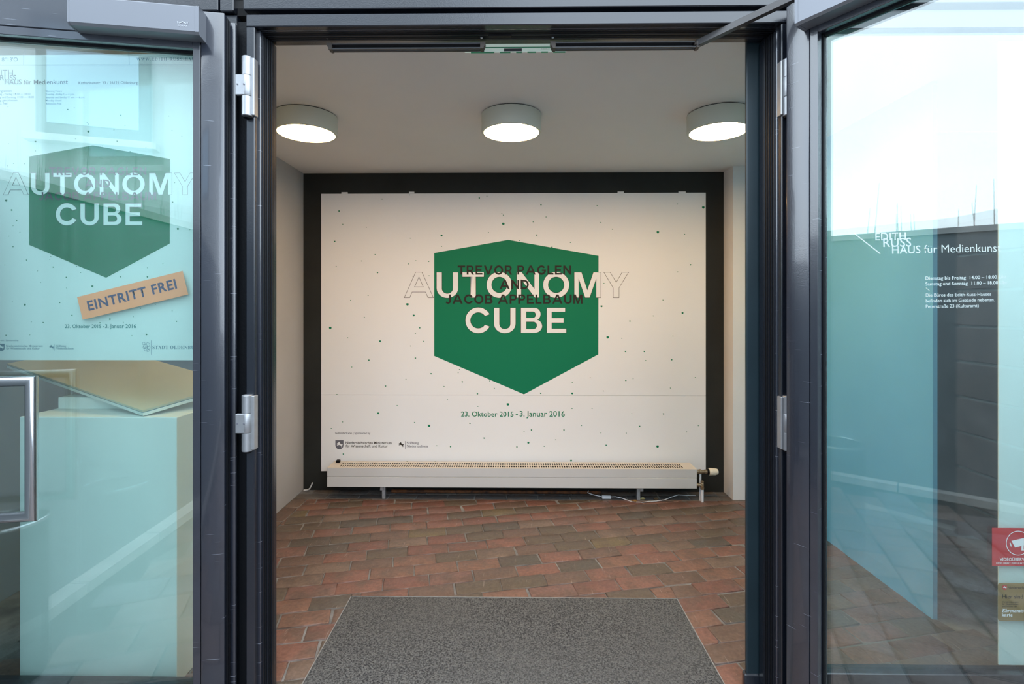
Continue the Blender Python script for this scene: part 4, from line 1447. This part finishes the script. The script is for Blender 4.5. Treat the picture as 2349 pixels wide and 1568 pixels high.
bx_, by_ = (X(133, 2.16), X(290, 2.16)), (2.16, 2.36)
zlow = min(Fp.z - (nrm.x * (x_ - Fp.x) + nrm.y * (y_ - Fp.y)) / nrm.z for x_ in bx_ for y_ in by_) - 0.022 / nrm.z
tag(bxo('support_block', PLINTH, None, bx_[0], bx_[1], by_[0], by_[1], zt_, max(zt_ + 0.03, zlow - 0.001), bev=0.002), 'small white block on the plinth propping up the yellow board', 'block')
plate('base_slab', PLINTH, -0.020, -0.008)
plate('board_sheet', WOODY, -0.007, 0.002, 0.006)
plate('dark_joint', INKB, -0.0079, -0.0071, 0.002)

# ------------------------------------------------------------------ right: banner, lettering and stickers on the window
YBN = 1.963
bn = tag(bxo('window_banner', POSTER, None, X(2291, YBN), 2.30, YBN, YBN + 0.004, 0.14, 2.50), 'plain white full-height banner hanging behind the right window', 'banner')
vl = tag(empty('window_lettering', (X(2120, YST), YST, Z(590, YST))), 'white vinyl name and opening hours on the right window', 'lettering')
TL = math.radians(1.0)
lettering('name_lettering', 'EDITH', 2008, 551.0, 70, YST, VINYL, vl, bold=0.0, tilt=TL, spacing=1.05)
lettering('name_lettering', 'RUSS', 2026, 566.0, 64, YST, VINYL, vl, bold=0.0, tilt=TL, thick=0.0009, spacing=1.05)
lettering('name_lettering', 'HAUS', 2046, 581.6, 65, YST, VINYL, vl, bold=0.0, tilt=TL, thick=0.0013, spacing=1.05)
lettering('name_lettering', 'für Medienkunst', 2120, 580.0, 176, YST, VINYL, vl, bold=-0.012, tilt=TL)
flat_poly('slash_mark', [[(1959, 536), (1961, 535), (2020, 581), (2018, 582.5)]], YST, VINYL, vl)
flat_poly('slash_mark', [[(2123.5, 660), (2124.5, 659.4), (2132.5, 666), (2131.5, 666.8)]], YST, VINYL, vl)
lettering('hours_lettering', 'Dienstag bis Freitag  14.00 – 18.00 Uhr', 2123, 641.6, 186, YST, VINYL, vl, bold=0.006, tilt=TL, spacing=1.04)
lettering('hours_lettering', 'Samstag und Sonntag  11.00 – 18.00 Uhr', 2123, 654.6, 188, YST, VINYL, vl, bold=0.006, tilt=TL, spacing=1.04)
for i, (s, w) in enumerate((('Die Büros des Edith-Russ-Hauses', 150), ('befinden sich im Gebäude nebenan.', 158), ('Peterstraße 23 (Kulturamt)', 121.5))):
    lettering('office_lettering', s, 2123.5, 680.3 + 13 * i, w, YST, VINYL, vl, tilt=TL)

vd = tag(empty('camera_sticker', (X(2340, YST), YST, Z(1297, YST))), 'red video surveillance sticker with a white camera on the right window', 'sticker')
a, b = at(2275.5, 1297, YST), at(2412, 1210.5, YST)
bxo('sticker_sheet', RED, vd, a.x, b.x, YST - 0.0006, YST, a.z, b.z)
YS2 = YST - 0.0007
flat_poly('circle', ring_poly(2335.5, 1245, 26.6, 28.2, 48), YS2, VINYL, vd)
flat_poly('camera_symbol', [[(2320, 1239.5), (2362, 1230), (2366, 1246), (2328, 1255)], [(2315.5, 1244.5), (2318, 1243.8), (2321, 1252), (2318.5, 1253)],
                            [(2343, 1252), (2348, 1251), (2348, 1259.5), (2356, 1259.5), (2356, 1262), (2343, 1262)]], YS2, VINYL, vd)
lettering('warning_lettering', 'VIDEOÜBERWACHUNG', 2293, 1285, 102, YS2, VINYL, vd, bold=0.008)
lettering('warning_lettering', 'DIESES OBJEKT WIRD ELEKTRONISCH ÜBERWACHT', 2285, 1292.5, 118, YS2, VINYL, vd)

gs = tag(empty('volunteer_sticker', (X(2350, YST), YST, Z(1424, YST))), 'gold volunteer card sticker low on the right window', 'sticker')
a, b = at(2289, 1423, YST), at(2420, 1337.5, YST)
bm = bmesh.new()
R_ = 0.008
prism(bm, arc(b.x - R_, b.z - R_, R_, R_, 0, 90, 5) + arc(a.x + R_, b.z - R_, R_, R_, 90, 180, 5) + arc(a.x + R_, a.z + R_, R_, R_, 180, 270, 5) + arc(b.x - R_, a.z + R_, R_, R_, 270, 360, 5), 'y', YST - 0.0006, YST)
part('sticker_sheet', bm, GOLD, gs)
flat_poly('crest_shield', [shield(2299.5, 1342, 10, 10.5)], YS2, RED, gs, 0.0002)
flat_poly('crest_horse', [horse(2300.6, 1343.2, 8, 7)], YS2, VINYL, gs, 0.0005)
lettering('state_lettering', 'Niedersachsen', 2311.5, 1349.5, 48, YS2, INK, gs, font=True)
lettering('welcome_lettering', 'Hier sind Sie richtig', 2299, 1371.8, 104, YS2, INK, gs)
for i, (s, w) in enumerate((('Vergünstigungen', 37), ('für Inhaberinnen', 37), ('und Inhaber der', 35))):
    lettering('detail_lettering', s, 2298.5, 1381.5 + 4.9 * i, w, YS2, INK, gs)
lettering('card_lettering', serif('Ehrenamts-', True), 2297.8, 1403.2, 54, YS2, VINYL, gs, font=False, bold=0.012)
lettering('card_lettering', serif('karte'), 2297.5, 1413, 25, YS2, VINYL, gs, font=False, bold=0.012)

# ------------------------------------------------------------------ courtyard behind the camera (seen in the glass)
wd = Vector((0.288, -0.958, 0))
wn_ = Vector((-0.958, -0.288, 0))
wa = Vector((-2.33, 1.88, 0))
WL, WH = 4.6, 2.06


def along(bm, s0, s1, o0, o1, z0, z1):
    pts = [wa + wd * s0 + wn_ * o0, wa + wd * s1 + wn_ * o0, wa + wd * s1 + wn_ * o1, wa + wd * s0 + wn_ * o1]
    prism(bm, [(p.x, p.y) for p in pts], 'z', z0, z1)


bm = bmesh.new()
along(bm, 0, WL, 0.0, 0.2, -0.05, WH)
cw = tag(part('wall_courtyard_left', bm, CONC), kind='structure')
bm = bmesh.new()
along(bm, -0.02, WL, -0.02, 0.22, WH, WH + 0.045)
part('coping', bm, KERB, cw)
s = 0.0
while s < WL:
    bm = bmesh.new()
    along(bm, s, s + 0.58, -0.10, -0.003, -0.05, 0.05)
    part('kerb_stone', bm, KERB, cw)
    s += 0.59

bw = tag(empty('wall_courtyard_right', (2.9, 1.2, 0)), kind='structure')
bxo('joint_bed', JOINT, bw, 2.915, 3.3, 0.5, 1.895, -0.05, 2.03)
for r in range(9):
    for c in range(-1, 4):
        y0 = 0.5 + c * 0.62 + (r % 2) * 0.31
        y1 = min(y0 + 0.605, 1.893)
        y0 = max(y0, 0.5)
        if y1 - y0 < 0.05: continue
        bxo('block', BLOCK, bw, 2.9, 2.92, y0, y1, r * 0.229, r * 0.229 + 0.212, bev=0.004)
bxo('coping', KERB, bw, 2.88, 3.3, 0.5, 1.895, 2.03, 2.075)
wa, wd, wn_ = Vector((2.905, 0.50, 0)), Vector((-0.626, -0.780, 0)), Vector((0.780, -0.626, 0))
bm = bmesh.new()
along(bm, 0, 3.4, 0.0, 0.2, -0.05, 2.03)
cw2 = tag(part('wall_courtyard_far', bm, CONC), kind='structure')
bm = bmesh.new()
along(bm, 0, 3.4, -0.02, 0.22, 2.03, 2.075)
part('coping', bm, KERB, cw2)
s = 0.0
while s < 3.4:
    bm = bmesh.new()
    along(bm, s, s + 0.58, -0.10, -0.003, -0.05, 0.05)
    part('kerb_stone', bm, KERB, cw2)
    s += 0.59
bm = bmesh.new()
box(bm, 2.79, 2.898, 0.62, 1.893, -0.05, 0.05, bev=0.008)
tag(part('kerb_right', bm, KERB), kind='structure')
WALL_R = (wa, wd, wn_)
wa, wd, wn_ = Vector((-2.33, 1.88, 0)), Vector((0.288, -0.958, 0)), Vector((-0.958, -0.288, 0))


def litter_bin(x, y, lab, k=1.0):
    bn_ = tag(empty('litter_bin', (x, y, 0)), lab, 'bin', 'courtyard litter bins')
    bn_.scale = (k, k, 1)
    bm = bmesh.new()
    seg = 40
    prof = [(0.165, 0.01), (0.175, 0.03), (0.175, 0.63), (0.168, 0.63), (0.168, 0.06)]
    rings = [[bm.verts.new((r * math.cos(2 * math.pi * q / seg), r * math.sin(2 * math.pi * q / seg), z)) for q in range(seg)] for r, z in prof]
    for k in range(len(rings) - 1):
        for q in range(seg): bm.faces.new((rings[k][q], rings[k][(q + 1) % seg], rings[k + 1][(q + 1) % seg], rings[k + 1][q]))
    bm.faces.new(rings[0][::-1]); bm.faces.new(rings[-1])
    bmesh.ops.recalc_face_normals(bm, faces=bm.faces)
    part('bin_body', bm, BINM, bn_, smooth=True, local=True)
    bm = bmesh.new()
    tube(bm, [(0.174 * math.cos(2 * math.pi * q / 40), 0.174 * math.sin(2 * math.pi * q / 40), 0.635) for q in range(41)], 0.008, 8)
    part('bin_rim', bm, STEEL, bn_, smooth=True, local=True)


litter_bin(2.02, 0.62, 'round dark litter bin mirrored in the right door glass')
litter_bin(-1.93, 1.44, 'round dark litter bin mirrored low in the left door glass', 0.75)

# bare hedge shoots behind the courtyard wall
random.seed(3)
bm = bmesh.new()
for i in range(46):
    s = random.uniform(0.2, WL - 0.2)
    p = wa + wd * s + wn_ * random.uniform(0.30, 0.6)
    h = random.choice((2.2, 2.25, 2.3, 2.35, 2.5, 2.65)) + random.uniform(-0.05, 0.1)
    lean = Vector((random.uniform(-0.12, 0.12), random.uniform(-0.12, 0.12), 0))
    pts = [p + lean * (t * t) + Vector((0, 0, h * t)) for t in (0, 0.4, 0.7, 0.85, 1.0)]
    tube(bm, pts, 0.005, 5, radii=[0.008, 0.006, 0.004, 0.003, 0.0015])
tag(part('hedge_shoots', bm, TWIG), 'bare upright hedge shoots rising behind the courtyard wall', 'hedge', kind='stuff')

# white house across the yard
hs = tag(empty('house', (-4.0, -6.0, 0)), 'white rendered house across the yard, mirrored in the left door glass', 'house')
bxo('house_wall', RENDERW, hs, -9.0, -1.3, -9.0, -4.2, 0, 6.0)
bxo('eaves', RENDERW, hs, -9.4, -0.9, -9.4, -3.7, 6.0, 6.18)
bm = bmesh.new()
prism(bm, [(-9.5, 6.18), (-3.6, 6.18), (-6.5, 8.4)], 'x', -9.5, -0.8)
part('house_roof', bm, ROOFT, hs)
for wx in (-3.62, -6.2):
    wnd = bxo('house_window', FRAME, hs, wx - 0.62, wx + 0.62, -4.20, -4.12, 3.7, 5.2)
    bxo('window_pane', PANE, wnd, wx - 0.50, wx + 0.50, -4.118, -4.10, 3.85, 5.08)
    bxo('window_sill', KERB, wnd, wx - 0.72, wx + 0.72, -4.20, -4.02, 3.60, 3.69)
